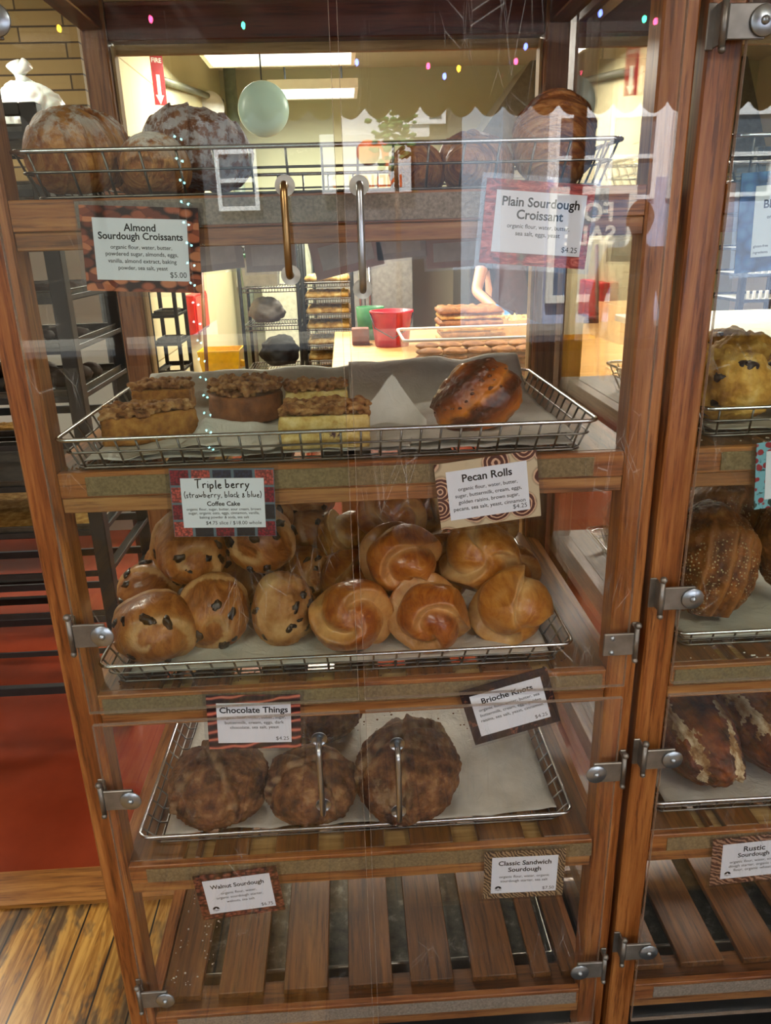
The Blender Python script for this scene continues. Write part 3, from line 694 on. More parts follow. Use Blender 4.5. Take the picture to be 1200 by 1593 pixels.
for i, b in enumerate(BUNS):
    o = b.build('chocolate_bun', m_bunbreak if i == 2 else m_bun); rnd = random.Random(40 + i)
    cm = blob(.0085, .0045, .0062, lambda d: .45 * noise.noise(d * 1.7 + Vector((i * 3., 0, 0))) + .15 * noise.noise(d * 5), 3, 2); cme = None
    for k in range(9):
        d = Vector((rnd.uniform(-1, 1), rnd.uniform(-1.2, .15), rnd.uniform(-.6, .9))).normalized()
        p = on_surf(b, d) * .985
        if cme is None:
            c = cm.build('chocolate_chip', m_chip, o); cme = c.data
        else: c = put('chocolate_chip', cme, o)
        s = rnd.uniform(.7, 1.6); c.scale = (s, s * .8, s * rnd.uniform(.6, 1)); c.location = p; c.rotation_euler = (d.to_track_quat('Y', 'Z') @ Euler((0, rnd.uniform(0, 6.3), 0)).to_quaternion()).to_euler()
    bun_me.append(o)
BUNG = 'chocolate chip buns in the third basket'
z3 = ZB[2] + .008
BL = [  # proto, x, y, z, rot(x,y,z), scale, label
    (0, -.329, .107, .046, (0, 0, 4), 1.0, 'low oval chocolate chip bun at the front left corner of the bun basket'),
    (1, -.241, .145, .05, (0, 10, 0), 1.0, 'round chocolate chip bun with a spiral seam, second from left in the front row'),
    (2, -.125, .142, .05, (0, 0, 0), .98, 'rough-sided chocolate chip bun, third from left in the front row'),
    (1, -.362, .225, .052, (10, 60, -20), .93, 'browner chocolate chip bun directly behind the front left oval one'),
    (3, -.279, .20, .146, (8, 20, 10), 1.02, 'big chocolate chip bun lying on top, below the berry card'),
    (1, -.165, .21, .15, (0, 140, 0), .98, 'chocolate chip bun on top with three chips showing, right of the biggest one'),
    (3, -.095, .262, .058, (0, -60, 30), .82, 'chocolate chip bun peeking out behind the rough-sided one'),
    (0, -.083, .36, .1, (0, 20, 80), .8, 'chocolate chip bun in the rear column, upper of two beside the knots'),
    (2, -.35, .33, .05, (0, 0, 40), .88, 'chocolate chip bun at the back left of the basket, seen in the gap'),
    (0, -.23, .27, .05, (0, 30, 60), .95, 'chocolate chip bun deep in the heap behind the spiral-seamed one'),
    (1, -.085, .40, .155, (0, 90, 0), .75, 'chocolate chip bun topmost of the rear column beside the knots'),
    (3, -.2, .37, .06, (0, 0, 0), .95, 'chocolate chip bun at the back middle of its heap'),
    (0, -.17, .33, .145, (0, 0, 20), .8, 'chocolate chip bun on the second layer behind the berry card'),
]
used = set()
for pi, x, y, z, ro, sc, lb in BL:
    o = bun_me[pi] if pi not in used else copy_tree(bun_me[pi]); used.add(pi)
    o.location = (x, y, z3 + z); o.rotation_euler = tuple(map(R, ro)); o.scale = (sc,) * 3; tag(o, lb, 'bun', BUNG)

# --- brioche knots: fat bands of dough folded over one another round a centre facing the front
m_knot = bread_mat('brioche_crust', [(.3, '#571f06'), (.43, '#883f0f'), (.55, '#ab6220'), (.72, '#c68a42')], 16, .3, .6, 130, coat=.35, pale='#d3a465', streak=((30, 14, 30), 1.4, 1.6))
m_knot2 = bread_mat('pale_brioche_crust', [(.3, '#703409'), (.45, '#a2601d'), (.58, '#bd8135'), (.74, '#d0a263')], 16, .33, .6, 130, coat=.25, pale='#dcb97c', streak=((30, 14, 30), 1.4, 1.6))
def knot(rad, seed, lobes, twist):
    off = Vector((seed * 1.7, seed, 0))
    def f(d):
        q = d + .22 * noise.noise_vector(d * 1.3 + off); q.normalize()
        a = math.atan2(q.z, q.x) / (2 * math.pi); rho = math.acos(max(-1, min(1, -q.y))) / math.pi
        ph = a * lobes + twist * rho * 2 + seed * .31; ph -= math.floor(ph)
        near = ss(.02, .14, rho) * (1 - ss(.62, .85, rho))
        st = ss(0, .10, ph) * (1 - ph) ** .75                  # a step up, then a slope down under the next band
        r = .36 * (st - .45) * near + .07 * noise.noise(d * 1.5 + off) + .012 * noise.noise(d * 6 + off)
        r -= .10 * math.exp(-(rho / .07) ** 2)                   # dimple where the ends meet
        pl = near * (.85 * math.exp(-((ph - .0) / .10) ** 2) + .7 * math.exp(-((ph - 1.) / .16) ** 2)) + .25 * max(0, noise.noise(d * 3 + off))
        return r, pl
    return blob(rad, rad * .9, rad, f, 6, .9)
KN = [knot(.058, 1.3, 2, .75).build('brioche_knot', m_knot), knot(.060, 5.2, 3, .6).build('brioche_knot', m_knot2), knot(.058, 8.9, 2, 1.1).build('brioche_knot', m_knot)]
kused = set()
KL = [
    (0, -.012, .102, .052, (-25, 0, 0), 1.02, 'glossy brown brioche knot at the left end of the front row of knots'),
    (2, .115, .098, .052, (-20, 250, 5), 1.04, 'dark-topped brioche knot in the middle of the front row of knots'),
    (1, .249, .11, .052, (-25, 140, 0), 1.04, 'golden brioche knot low at the front right corner of the bun basket'),
    (1, .211, .185, .108, (-30, 20, -10), 1.05, 'pale golden brioche knot on top, just below the swirl-patterned card'),
    (2, .073, .16, .125, (-20, 200, 5), 1.05, 'raised brioche knot in the centre, above the two front ones'),
    (0, .064, .29, .15, (-30, 40, 0), 1.0, 'brioche knot at the top of the heap, behind the raised centre one'),
    (1, -.02, .3, .105, (-10, 100, 20), .9, 'brioche knot in the rear left column, upper of the stack'),
    (2, -.022, .235, .056, (-20, 160, 20), .92, 'brioche knot low in the rear left column next to the chocolate buns'),
    (0, .135, .36, .135, (-20, 10, 10), .95, 'brioche knot at the back behind the raised centre one, to its right'),
    (2, .272, .25, .05, (-10, 60, -20), .9, 'brioche knot by the right wall of the basket behind the golden ones'),
    (1, .26, .385, .1, (-15, 30, 0), .95, 'brioche knot at the back right, under the swirl-patterned card'),
    (0, .15, .255, .06, (0, 120, 0), 1.0, 'brioche knot buried low in the middle of the heap'),
    (2, .05, .35, .06, (0, 0, 10), 1.0, 'brioche knot at the bottom back of the heap'),
    (1, .19, .33, .16, (-10, 80, 0), .9, 'brioche knot on the upper back layer behind the swirl-patterned card'),
]
for pi, x, y, z, ro, sc, lb in KL:
    o = KN[pi] if pi not in kused else copy_tree(KN[pi]); kused.add(pi)
    o.location = (x, y, z3 + z); o.rotation_euler = tuple(map(R, ro)); o.scale = (sc,) * 3; tag(o, lb, 'bread roll', 'brioche knots in the third basket')

# --- walnut loaves
def loaf(rx, ry, rz, seed, cut=0.):
    def f(d):
        r = .06 * noise.noise(d * 1.7 + Vector((seed, 0, 0))) + .04 * fbm(d * 4 + Vector((0, seed, 0)), 4) + .03 * noise.noise(d * 14 + Vector((seed, 0, 3))) + .015 * noise.noise(d * 40)
        pl = 0.
        # scored fold lines over the crown
        for ang, off in ((cut, .1), (cut + 2.0, -.15)):
            t = d.x * math.cos(ang) + d.y * math.sin(ang) + off + .08 * noise.noise(d * 3 + Vector((0, 0, seed)))
            if d.z > -.3: r += .07 * math.exp(-(t - .09) ** 2 / .006) - .075 * math.exp(-(t) ** 2 / .003); pl = max(pl, .7 * math.exp(-(t - .03) ** 2 / .006) * max(0, min(1, .5 + 1.6 * noise.noise(d * 5 + Vector((seed, 0, 0))))))
        return r, pl
    return blob(rx, ry, rz, f, 6, .7)
z4 = ZB[3] + .0105
for (x, y, rx, ry, rz, sd, cut, ro, lb) in (
    (-.264, .13, .09, .095, .062, 1., .4, 5, 'large round walnut loaf at the left of the fourth basket'),
    (-.097, .112, .079, .082, .06, 2.4, 1.2, 40, 'walnut loaf in the middle with a diagonal crease, behind the left lower door pull'),
    (.076, .135, .092, .122, .067, 3.9, .2, -12, 'biggest walnut loaf at the right, behind the right lower door pull'),
    (-.085, .35, .082, .088, .064, 5.5, 2., 15, 'dark walnut loaf in the back row, between the middle and right ones')):
    place(loaf(rx, ry, rz, sd, cut), 'walnut_loaf', m_walnut, (x, y, z4 + rz * .7), (0, 0, R(ro)), lb, 'loaf', 'walnut sourdough loaves')

# --- coffee cakes
def streusel(poly, z, h, seed, mb, step=.0052):
    r = random.Random(seed); xs = [p[0] for p in poly]; ys = [p[1] for p in poly]
    def inside(x, y):
        c = False; j = len(poly) - 1
        for i in range(len(poly)):
            if (poly[i][1] > y) != (poly[j][1] > y) and x < (poly[j][0] - poly[i][0]) * (y - poly[i][1]) / (poly[j][1] - poly[i][1]) + poly[i][0]: c = not c
            j = i
        return c
    x = min(xs)
    while x < max(xs):
        y = min(ys)
        while y < max(ys):
            a, b = x + r.uniform(-.003, .003), y + r.uniform(-.003, .003)
            if inside(a, b): mb.sphere((a, b, z + r.uniform(0, h)), r.uniform(.0035, .0068), 1 if r.random() < .6 else 2, 0, (r.uniform(.8, 1.4), r.uniform(.8, 1.3), r.uniform(.6, .95)))
            y += step
        x += step
def prism(poly, z0, z1, seed, bulge=.0015, nz=8):
    # finely cut side walls with a crumbly surface
    pts = []
    for i in range(len(poly)):
        a, b = Vector(poly[i] + (0,)), Vector(poly[(i + 1) % len(poly)] + (0,)); n = max(2, int((b - a).length / .004))
        for k in range(n): pts.append(a.lerp(b, k / n))
    m = MB(); n = len(pts); vs = []; c = sum(pts, Vector()) / n
    for j in range(nz + 1):
        for p in pts:
            z = z0 + (z1 - z0) * j / nz; o = (p - c).normalized() * (bulge * noise.noise(Vector((p.x * 150, p.y * 150, z * 150 + seed))) * 1.6 - (.002 if j in (0, nz) else 0))
            vs.append((p.x + o.x, p.y + o.y, z))
    fs = [(j * n + i, j * n + (i + 1) % n, (j + 1) * n + (i + 1) % n, (j + 1) * n + i) for j in range(nz) for i in range(n)]
    fs.append(tuple(range(n))[::-1]); fs.append(tuple(nz * n + i for i in range(n)))
    m.add(vs, fs, 0, True); m.sm[-1] = m.sm[-2] = False; return m
def cake(poly, h, loc, rz, label, name, mat, seed, top=.012, bottom=None):
    root = tag(empty(name, loc, (0, 0, R(rz))), label, 'cake', 'coffee cake pieces on the second shelf')
    prism(poly, 0, h, seed).build('sponge', mat, root)
    if bottom:
        MBb = prism([(x * 1.01, y * 1.01) for x, y in poly], -.0, bottom, seed + 1); MBb.build('baked_base', m_cakebrown, root)
    m = MB(); streusel([(x * .98, y * .98) for x, y in poly], h + .001, top, seed, m)
    t = m.build('streusel', m_streusel, root)
    r = t.modifiers.new('fuse', 'REMESH'); r.mode = 'VOXEL'; r.voxel_size = .0013; r.use_smooth_shade = True
    dg = bpy.context.evaluated_depsgraph_get(); me = bpy.data.meshes.new_from_object(t.evaluated_get(dg)); t.modifiers.clear(); t.data = me
    for p in me.polygons: p.use_smooth = True
    return root
zk = Z2 + .008
tri = [(-.062, -.028), (-.02, -.036), (.07, .012), (.058, .034), (-.052, .03)]
cake(tri, .04, (-.297, .11, zk), 8, 'front left wedge of triple berry coffee cake with brown streusel', 'coffee_cake_slice', m_cake, 3)
cake([(-.045, -.03), (.05, -.02), (.045, .03), (-.04, .028)], .04, (-.318, .31, zk), -5, 'coffee cake slice behind the front left wedge, mostly hidden by paper', 'coffee_cake_slice', m_cake, 5)
circ = [(.06 * math.cos(2 * math.pi * k / 28), .06 * math.sin(2 * math.pi * k / 28)) for k in range(28)]
cake(circ, .042, (-.171, .25, zk - .002), 0, 'small round whole coffee cake with a crumbly brown top', 'round_coffee_cake', m_cakebrown, 7, .02)
cake([(-.062, -.034), (.062, -.03), (.062, .034), (-.058, .036)], .045, (-.036, .05, zk), -2, 'pale blueberry coffee cake slice at the front middle', 'coffee_cake_slice', m_cakey, 9, .012)
cake([(-.05, -.03), (.05, -.028), (.05, .03), (-.05, .03)], .04, (-.055, .25, zk), 3, 'pale coffee cake slice directly behind the front blueberry one', 'coffee_cake_slice', m_cakey, 11)

# --- pecan roll
def pecan():
    def f(d):
        u = d.x * .8 + d.z * .6; r = .05 * noise.noise(d * 2) + .03 * fbm(d * 6, 3)
        ph = (d.z * .9 - d.x * .55) * 2.1 + .25 * noise.noise(d * 2); ph -= math.floor(ph); r += .07 * min(ph * 5, 1) * (1 - ph) - .03
        r -= .16 * max(0, -d.x) * max(0, d.z) * 1.6
        return r
    return blob(.068, .05, .056, f, 6, .75)
pb = pecan(); po = place(pb, 'pecan_roll', m_pecan, (.188, .115, Z2 + .009 + .042), (0, R(-12), R(-6)), 'single glossy caramel pecan roll on the right of the second shelf', 'pastry')
rn = random.Random(5); nm = MB()
for k in range(70):
    d = Vector((rn.uniform(-1, .6), rn.uniform(-1, .3), rn.uniform(-.2, 1))).normalized()
    if abs((d.z * .9 - d.x * .55) - .25) < .42: nm.sphere(on_surf(pb, d) * .99, rn.uniform(.002, .0042), 1, 0, (1, .8, .7))
no = nm.build('chopped_nuts', m_nut, po); no['kind'] = 'stuff'

# --- scones (right-hand case)
def scone(rx, ry, rz, seed):
    def f(d):
        q = Vector((seed * 2.3, 0, 0)); return .13 * noise.noise(d * 2.2 + q) + .11 * abs(noise.noise(d * 4.5 + q)) + .05 * fbm(d * 10 + q, 4) - .04
    return blob(rx, ry, rz, f, 5, .85)
SC = [scone(.062, .06, .056, 1), scone(.06, .064, .054, 2)]; sc_o = []
for i, b in enumerate(SC):
    o = b.build('blueberry_scone', m_scone); rnd = random.Random(60 + i); bme = None
    for k in range(6):
        d = Vector((rnd.uniform(-1, 1), rnd.uniform(-1.2, .2), rnd.uniform(-.5, .9))).normalized(); p = on_surf(b, d) * .95
        if bme is None:
            c = blob(.009, .005, .0075, lambda d: .4 * noise.noise(d * 1.6) + .2 * noise.noise(d * 5), 3, 2).build('blueberry', m_berry, o); bme = c.data
        else: c = put('blueberry', bme, o)
        c.location = p; s = rnd.uniform(.7, 1.2); c.scale = (s * 1.2, s * .7, s); c.rotation_euler = d.to_track_quat('Y', 'Z').to_euler()
    sc_o.append(o)
su = set()
for pi, x, y, z, ro, sc, lb in ((0, .575, .115, .052, (0, 0, 0), 1.0, 'big golden blueberry scone at the front left of the scone basket'), (1, .692, .125, .052, (0, 30, 20), 1.0, 'golden blueberry scone right of the front left one, cut by the frame'),
    (1, .56, .24, .055, (0, 0, 60), .95, 'browner blueberry scone behind the front left one'), (0, .66, .25, .06, (0, 20, 150), .95, 'browner blueberry scone in the second row, middle'), (1, .775, .235, .06, (0, 0, 200), .95, 'blueberry scone in the second row at the frame edge'),
    (0, .57, .36, .055, (0, 10, 250), .95, 'blueberry scone at the very back left of the scone basket'), (1, .69, .37, .055, (0, 0, 300), .95, 'blueberry scone at the very back, second from left')):
    o = sc_o[pi] if pi not in su else copy_tree(sc_o[pi]); su.add(pi)
    o.location = (x, y, ZB[1] + .009 + z); o.rotation_euler = tuple(map(R, ro)); o.scale = (sc,) * 3; tag(o, lb, 'scone', 'blueberry scones in the right-hand case')

# --- seeded loaves
def sloaf(rx, ry, rz, seed):
    def f(d):
        r = .05 * noise.noise(d * 1.8 + Vector((seed, 0, 0))) + .03 * fbm(d * 7, 3); pl = 0.
        if d.y < .5:
            for o in (-.45, 0, .42):
                t = d.x - o - .15 * d.z; w = 1 - ss(.3, .7, d.z); r += .08 * math.exp(-(t) ** 2 / .008) * w - .05 * math.exp(-(t - .14) ** 2 / .003) * w; pl = max(pl, math.exp(-(t) ** 2 / .007) * w)
            pl = max(pl, .9 * math.exp(-(d.z - .45 + .2 * d.x * d.x) ** 2 / .012)); r += .07 * math.exp(-(d.z - .45 + .2 * d.x * d.x) ** 2 / .012)
        return r, pl
    return blob(rx, ry, rz, f, 6, .95)
for x, y, z, rx, ry, rz, sd, ro, lb in ((.6, .16, .098, .078, .07, .1, 1., (-22, 8, 0), 'seeded loaf propped upright at the front left of the third basket'),
    (.7, .315, .1, .08, .07, .1, 2.5, (-20, 30, 5), 'seeded loaf with a pale dusty edge, behind the front left one'),
    (.79, .2, .095, .08, .07, .096, 4., (-15, -10, -8), 'dark shaded seeded loaf at the right frame edge'),
    (.555, .36, .088, .07, .066, .09, 6., (-15, 0, 10), 'seeded loaf at the back left corner, seen through the side panel')):
    place(sloaf(rx, ry, rz, sd), 'seeded_loaf', m_seed, (x, y, ZB[2] + .006 + z), tuple(map(R, ro)), lb, 'loaf', 'seeded loaves in the right-hand case')

# --- batards with floury ears
def batard(rx, ry, rz, seed):
    def prof(d): return .04 * noise.noise(d * 2 + Vector((seed, 0, 0))) + .025 * fbm(d * 8 + Vector((seed, 0, 0)), 3)
    def f(d):
        r = prof(d)
        if d.z > -.2:
            t = d.x - .38 - .12 * noise.noise(Vector((d.y * 1.5, seed, 0))); r += .085 * math.exp(-t * t / .008) - .05 * math.exp(-(t - .16) ** 2 / .004)
            t2 = d.x + .62; r += .05 * math.exp(-t2 * t2 / .006)
        return r
    return blob(rx, ry, rz, f, 6, .75, None, lambda c: 1 if (c.z > -.3 * rz and (abs(c.x / rx - .47 * max(.3, (1 - (c.y / ry) ** 2)) ** .5 + .10 * noise.noise(c * 40)) < .08 + .07 * noise.noise(c * 90) or abs(c.x / rx + .74 * max(.3, 1 - (c.y / ry) ** 2) ** .5 + .12 * noise.noise(c * 50)) < .09 + .09 * noise.noise(c * 110))) else 0)
for x, y, sd, rz, lb in ((.612, .235, 1., 4, 'dark crusty batard with a white flour ridge, leftmost in the fourth basket'), (.758, .24, 3., 6, 'dark crusty batard second from left, cut by the frame')):
    place(batard(.08, .19, .082, sd), 'batard', [m_batard, m_ear], (x, y, ZB[3] + .009 + .064), (R(0), 0, R(rz)), lb, 'loaf', 'batards in the right-hand case')

# ================================================================== PRICE CARDS
def pic(name, fn):
    t = NT(name); v = t.coord(); c = fn(t, v); t.bsdf(c, .5, 0, .3); return t.m
def pic_almond(t, v):
    mp = t.coord((1, 1, 1.7), rot=(0, R(55), 0)); d = t.vor(mp, 62, rnd=.9); k = t.vor(mp, 62, 'F1', 'Color', .9)
    sx = t.n('ShaderNodeSeparateColor'); t.l(k, sx.inputs[0])
    a = t.ramp(sx.outputs[0], [(.2, '#6d3222'), (.6, '#a5573a'), (.9, '#bd7550')])
    return t.mix(t.ramp(d, [(.5, 0.), (.72, 1.)]), a, '#2a1210')
def pic_red(t, v):
    w = t.noise(t.coord((18, 1, 60), rot=(0, R(25), 0)), 2.2, 5, .7, 1.2); n = t.noise(v, 26, 4)
    a = t.ramp(w, [(.35, '#571c22'), (.5, '#a33f38'), (.65, '#d2776a')]); return t.mix(t.ramp(n, [(.55, 0.), (.66, 1.)]), a, '#6e5f4c')
def pic_berry(t, v):
    mp = t.coord((1 / .0285, 1, 1 / .0248), loc=(.5, 0, .03)); cell = t.vor(v, 300, rnd=.8); fl = t.n('ShaderNodeVectorMath'); fl.operation = 'FLOOR'; t.l(mp, fl.inputs[0])
    fr = t.n('ShaderNodeVectorMath'); fr.operation = 'FRACTION'; t.l(mp, fr.inputs[0]); wn = t.n('ShaderNodeTexWhiteNoise'); wn.noise_dimensions = '3D'; 
    sx = t.n('ShaderNodeSeparateXYZ'); t.l(fl.outputs[0], sx.inputs[0]); cb = t.n('ShaderNodeCombineXYZ'); t.l(sx.outputs[0], cb.inputs[0]); t.l(sx.outputs[2], cb.inputs[2]); t.l(cb.outputs[0], wn.inputs[0])
    base = t.ramp(wn.outputs[0], [(.0, '#8f1c2e'), (.32, '#a8323a'), (.34, '#c9574c'), (.55, '#c9574c'), (.56, '#27304c'), (.8, '#353f60'), (.81, '#1f2026')], 'CONSTANT')
    c = t.mix(t.ramp(cell, [(.2, 0.), (.7, .75)]), base, '#1a1520')
    s2 = t.n('ShaderNodeSeparateXYZ'); t.l(fr.outputs[0], s2.inputs[0])
    e = None
    for o in (0, 2):
        q = t.math('ABSOLUTE', t.math('SUBTRACT', s2.outputs[o], .5)); q = t.ramp(q, [(.42, 0.), (.45, 1.)]); e = q if e is None else t.math('MAXIMUM', e, q)
    return t.mix(e, c, '#566a76')
def pic_swirl(t, v):
    vo = t.n('ShaderNodeTexVoronoi'); vo.inputs['Scale'].default_value = 27; t.l(t.coord((1, 0, 1)), vo.inputs['Vector']); vo.inputs['Randomness'].default_value = .6
    s = t.math('SINE', t.math('MULTIPLY', t.math('ADD', vo.outputs['Distance'], t.math('MULTIPLY', t.noise(v, 60, 3), .12)), 46.))
    return t.mix(t.ramp(vo.outputs['Distance'], [(.5, 0.), (.6, 1.)]), t.ramp(s, [(.25, '#4a2320'), (.5, '#8a5a48'), (.75, '#c9a387')]), '#bfae90')
def pic_choc(t, v):
    w = t.wave(t.coord((1, 1, 1), rot=(0, R(8), 0)), 22, 6, 2, dr='Z', dscale=.7); return t.ramp(w, [(.2, '#1e0d10'), (.55, '#4a1f20'), (.8, '#7e3c36'), (.95, '#c46d58')])
def pic_walnut(t, v):
    d = t.vor(t.coord((1, 1, 1.7), rot=(0, R(30), 0)), 120); return t.ramp(d, [(.15, '#8a5443'), (.4, '#6b3429'), (.65, '#3a1813'), (.8, '#1d0c0a')])
def pic_brio(t, v):
    n = t.noise(v, 22, 4, .6, 2.5); return t.ramp(n, [(.42, '#1d1418'), (.58, '#2f1f20'), (.64, '#83523f'), (.7, '#2a191a')])
def pic_classic(t, v):
    w = t.wave(t.coord((1, 1, 1), rot=(0, R(40), 0)), 60, 10, 3); return t.ramp(w, [(.15, '#3a2a1e'), (.5, '#6f5840'), (.85, '#9a8264')])
def pic_blue(t, v):
    d = t.vor(v, 60, rnd=.9); return t.ramp(d, [(.2, '#4a78a8'), (.5, '#2a5288'), (.8, '#12294e')])
def pic_cran(t, v):
    d = t.vor(v, 75, rnd=1.); n = t.noise(v, 45, 3, .6, 1.5); c = t.mix(t.ramp(n, [(.56, 0.), (.6, 1.)]), '#6fa8b8', '#1f3a38'); return t.mix(t.ramp(d, [(.3, 1.), (.36, 0.)]), c, '#8e1f2c')
def pic_rust(t, v):
    w = t.wave(t.coord((1, 1, 1), rot=(0, R(60), 0)), 45, 10, 3); return t.ramp(w, [(.2, '#3c2018'), (.55, '#6d4434'), (.85, '#9c7a66')])
def logo(mb, x, z, r):
    # little half-round stamp with a sprouting leaf notch
    n = 14; vs = [(x + r * math.cos(math.pi * k / n), 0, z + r * math.sin(math.pi * k / n)) for k in range(n + 1)]
    a = [(x, 0, z + r * .55)]
    top = vs + []
    mb.add(top[:8] + [(x + .0, 0, z + r * .5)] + [(x + r * .35, 0, z)], [tuple(range(10))]); mb.add(top[7:] + [(x - r * .35, 0, z)] + [(x, 0, z + r * .5)], [tuple(range(10))])
    add_text(mb, 'vegan', x, z - r * .62, width=r * 1.9)
PEN = {  # marker strokes, each letter in a unit box: (advance, strokes)
 'T': (.8, [[(.0, .98), (.75, 1.05)], [(.36, 1.0), (.30, .5), (.33, 0)]]), 'r': (.5, [[(.08, .5), (.1, 0)], [(.1, .35), (.25, .5), (.42, .46)]]), 'i': (.25, [[(.1, .5), (.12, 0)], [(.1, .72), (.12, .76)]]),
 'p': (.6, [[(.08, .5), (.1, -.4)], [(.1, .4), (.3, .52), (.45, .3), (.32, .05), (.1, .1)]]), 'l': (.25, [[(.12, 1.0), (.1, .4), (.14, 0)]]), 'e': (.55, [[(.08, .25), (.42, .32), (.32, .5), (.12, .4), (.1, .12), (.28, .0), (.48, .1)]]),
 'b': (.58, [[(.08, 1.0), (.1, 0)], [(.1, .3), (.28, .48), (.46, .25), (.3, .02), (.1, .06)]]), 'y': (.55, [[(.06, .5), (.2, .12)], [(.46, .5), (.2, -.1), (.04, -.38)]]), 's': (.45, [[(.38, .46), (.18, .5), (.1, .36), (.34, .2), (.3, .02), (.06, .04)]]),
 't': (.45, [[(.2, .9), (.18, .1), (.32, 0)], [(.02, .55), (.4, .58)]]), 'a': (.55, [[(.4, .45), (.16, .46), (.06, .2), (.2, .0), (.38, .2), (.4, .48), (.44, 0)]]), 'w': (.7, [[(.04, .5), (.16, 0), (.3, .36), (.44, 0), (.6, .5)]]),
 'c': (.45, [[(.4, .42), (.18, .48), (.06, .22), (.2, 0), (.42, .08)]]), 'k': (.5, [[(.08, 1.0), (.1, 0)], [(.4, .5), (.12, .24), (.42, 0)]]), 'u': (.58, [[(.06, .5), (.1, .08), (.26, 0), (.42, .2), (.44, .5), (.46, 0)]]),
 '&': (.55, [[(.45, .1), (.15, .55), (.28, .7), (.36, .55), (.1, .15), (.22, 0), (.45, .25)]]), '(': (.3, [[(.24, 1.0), (.06, .5), (.22, -.2)]]), ')': (.3, [[(.06, 1.0), (.24, .5), (.08, -.2)]]), ',': (.25, [[(.14, .05), (.06, -.18)]]), ' ': (.3, [])}
def handwrite(m, txt, x, z, width, y, weight):
    tot = sum(PEN[c][0] for c in txt); k = width / tot; px = x - width / 2; r = random.Random(len(txt)); w = .0011 * (1 + weight * 12)
    for c in txt:
        ad, st = PEN[c]; dz = r.uniform(-.06, .08) * k
        for s in st:
            P = [Vector((px + a * k, y, z + b * k + dz)) for a, b in s]
            Q = []                      # rounded stroke
            for i in range(len(P) - 1):
                for q in range(4): Q.append(P[i].lerp(P[i + 1], q / 4))
            Q.append(P[-1])
            for _ in range(2): Q = [Q[0]] + [(Q[i - 1] + Q[i] * 2 + Q[i + 1]) / 4 for i in range(1, len(Q) - 1)] + [Q[-1]]
            vs = []
            for i, p in enumerate(Q):
                d = (Q[min(i + 1, len(Q) - 1)] - Q[max(i - 1, 0)]).normalized(); n = Vector((-d.z, 0, d.x)) * w * .5; vs += [p + n, p - n]
            m.add(vs, [(i * 2, i * 2 + 1, i * 2 + 3, i * 2 + 2) for i in range(len(Q) - 1)], 0)
        px += ad * k
CARDS = 'laminated price cards on the shelf fronts'
def card(x, z, rot, mat, lines, label, lab=(.1123, .0715), size=(.1404, .0985), lo=(0, 0), y=-.0062, veg=False, hand=None, price=None, tilt=0, group=CARDS):
    w, h = size
    root = MB().box((-w / 2, -.0006, -h / 2), (w / 2, .0006, h / 2), 0).build('price_card', pic('card_picture', mat), None, (x, y, z), (R(tilt), R(-rot), 0)); tag(root, label, 'price card', group)
    MB().box((-w / 2 - .006, .0007, -h / 2 - .006), (w / 2 + .006, .0011, h / 2 + .006), .0).build('laminate', lam, root)
    p = MB().box((lo[0] - lab[0] / 2, -.0012, lo[1] - lab[1] / 2), (lo[0] + lab[0] / 2, -.0007, lo[1] + lab[1] / 2), 0).build('paper_label', white_paper, root)
    m = MB(); yy = -.0014
    for txt, wf, zf, bold, al in lines:     # width as a share of the label, height up from the label's bottom
        if al == 'C': add_text(m, txt, lo[0], lo[1] + (zf - .5) * lab[1], width=wf * lab[0], bold=bold, y=yy, mi=0)
        else: add_text(m, txt, lo[0] - lab[0] / 2 + al * lab[0], lo[1] + (zf - .5) * lab[1], width=wf * lab[0], bold=bold, y=yy, align='LEFT', mi=0 if bold > .005 else 1)
    if price: add_text(m, price, lo[0] + lab[0] * .47, lo[1] - lab[1] * .44, size=.0092, y=yy, align='RIGHT', mi=1)
    if hand:
        for txt, wf, zf, b in hand: handwrite(m, txt, lo[0], lo[1] + (zf - .5) * lab[1], wf * lab[0], yy, b)
    if veg:
        q = MB(); logo(q, lo[0] - lab[0] * .39, lo[1] - lab[1] * .37, .0058)
        m.add([(a, yy, c) for a, _, c in q.v], q.f, 0)
    m.build('lettering', [ink, grey_ink], p)
    return root
B = .022
card(-.2457, 1.5418, -2.9, pic_almond, [('Almond', .34, .80, B, 'C'), ('Sourdough Croissants', .90, .665, B, 'C'), ('organic flour, water, butter,', .655, .51, .007, 'C'), ('powdered sugar, almonds, eggs,', .775, .40, .007, 'C'), ('vanilla, almond extract, baking', .735, .285, .007, 'C'), ('powder, sea salt, yeast', .53, .175, .007, 'C')],
     'almond-bordered card reading Almond Sourdough Croissants at the top left', price='$5.00')
card(.2401, 1.5585, -5.0, pic_red, [('Plain Sourdough', .86, .76, B, 'C'), ('Croissant', .52, .56, B, 'C'), ('organic flour, water, butter,', .70, .41, .007, 'C'), ('sea salt, eggs, yeast', .5, .29, .007, 'C')],
     'red-bordered card reading Plain Sourdough Croissant at the top right', lo=(.002, .001), size=(.1348, .098), price='$4.25')
card(-.179, 1.2121, -2.1, pic_berry, [('Coffee Cake', .40, .45, B, 'C'), ('organic flour, sugar, butter, sour cream, brown', .90, .355, .004, 'C'), ('sugar, organic oats, eggs, cinnamon, vanilla,', .86, .275, .004, 'C'), ('baking powder & soda, sea salt', .6, .19, .004, 'C'), ('$4.75 slice / $18.00 whole', .68, .065, .003, .27)],
     'berry-photo card with handwritten Triple berry coffee cake', hand=[('Triple berry', .66, .80, .05), ('(strawberry, black & blue)', .94, .615, .0)])
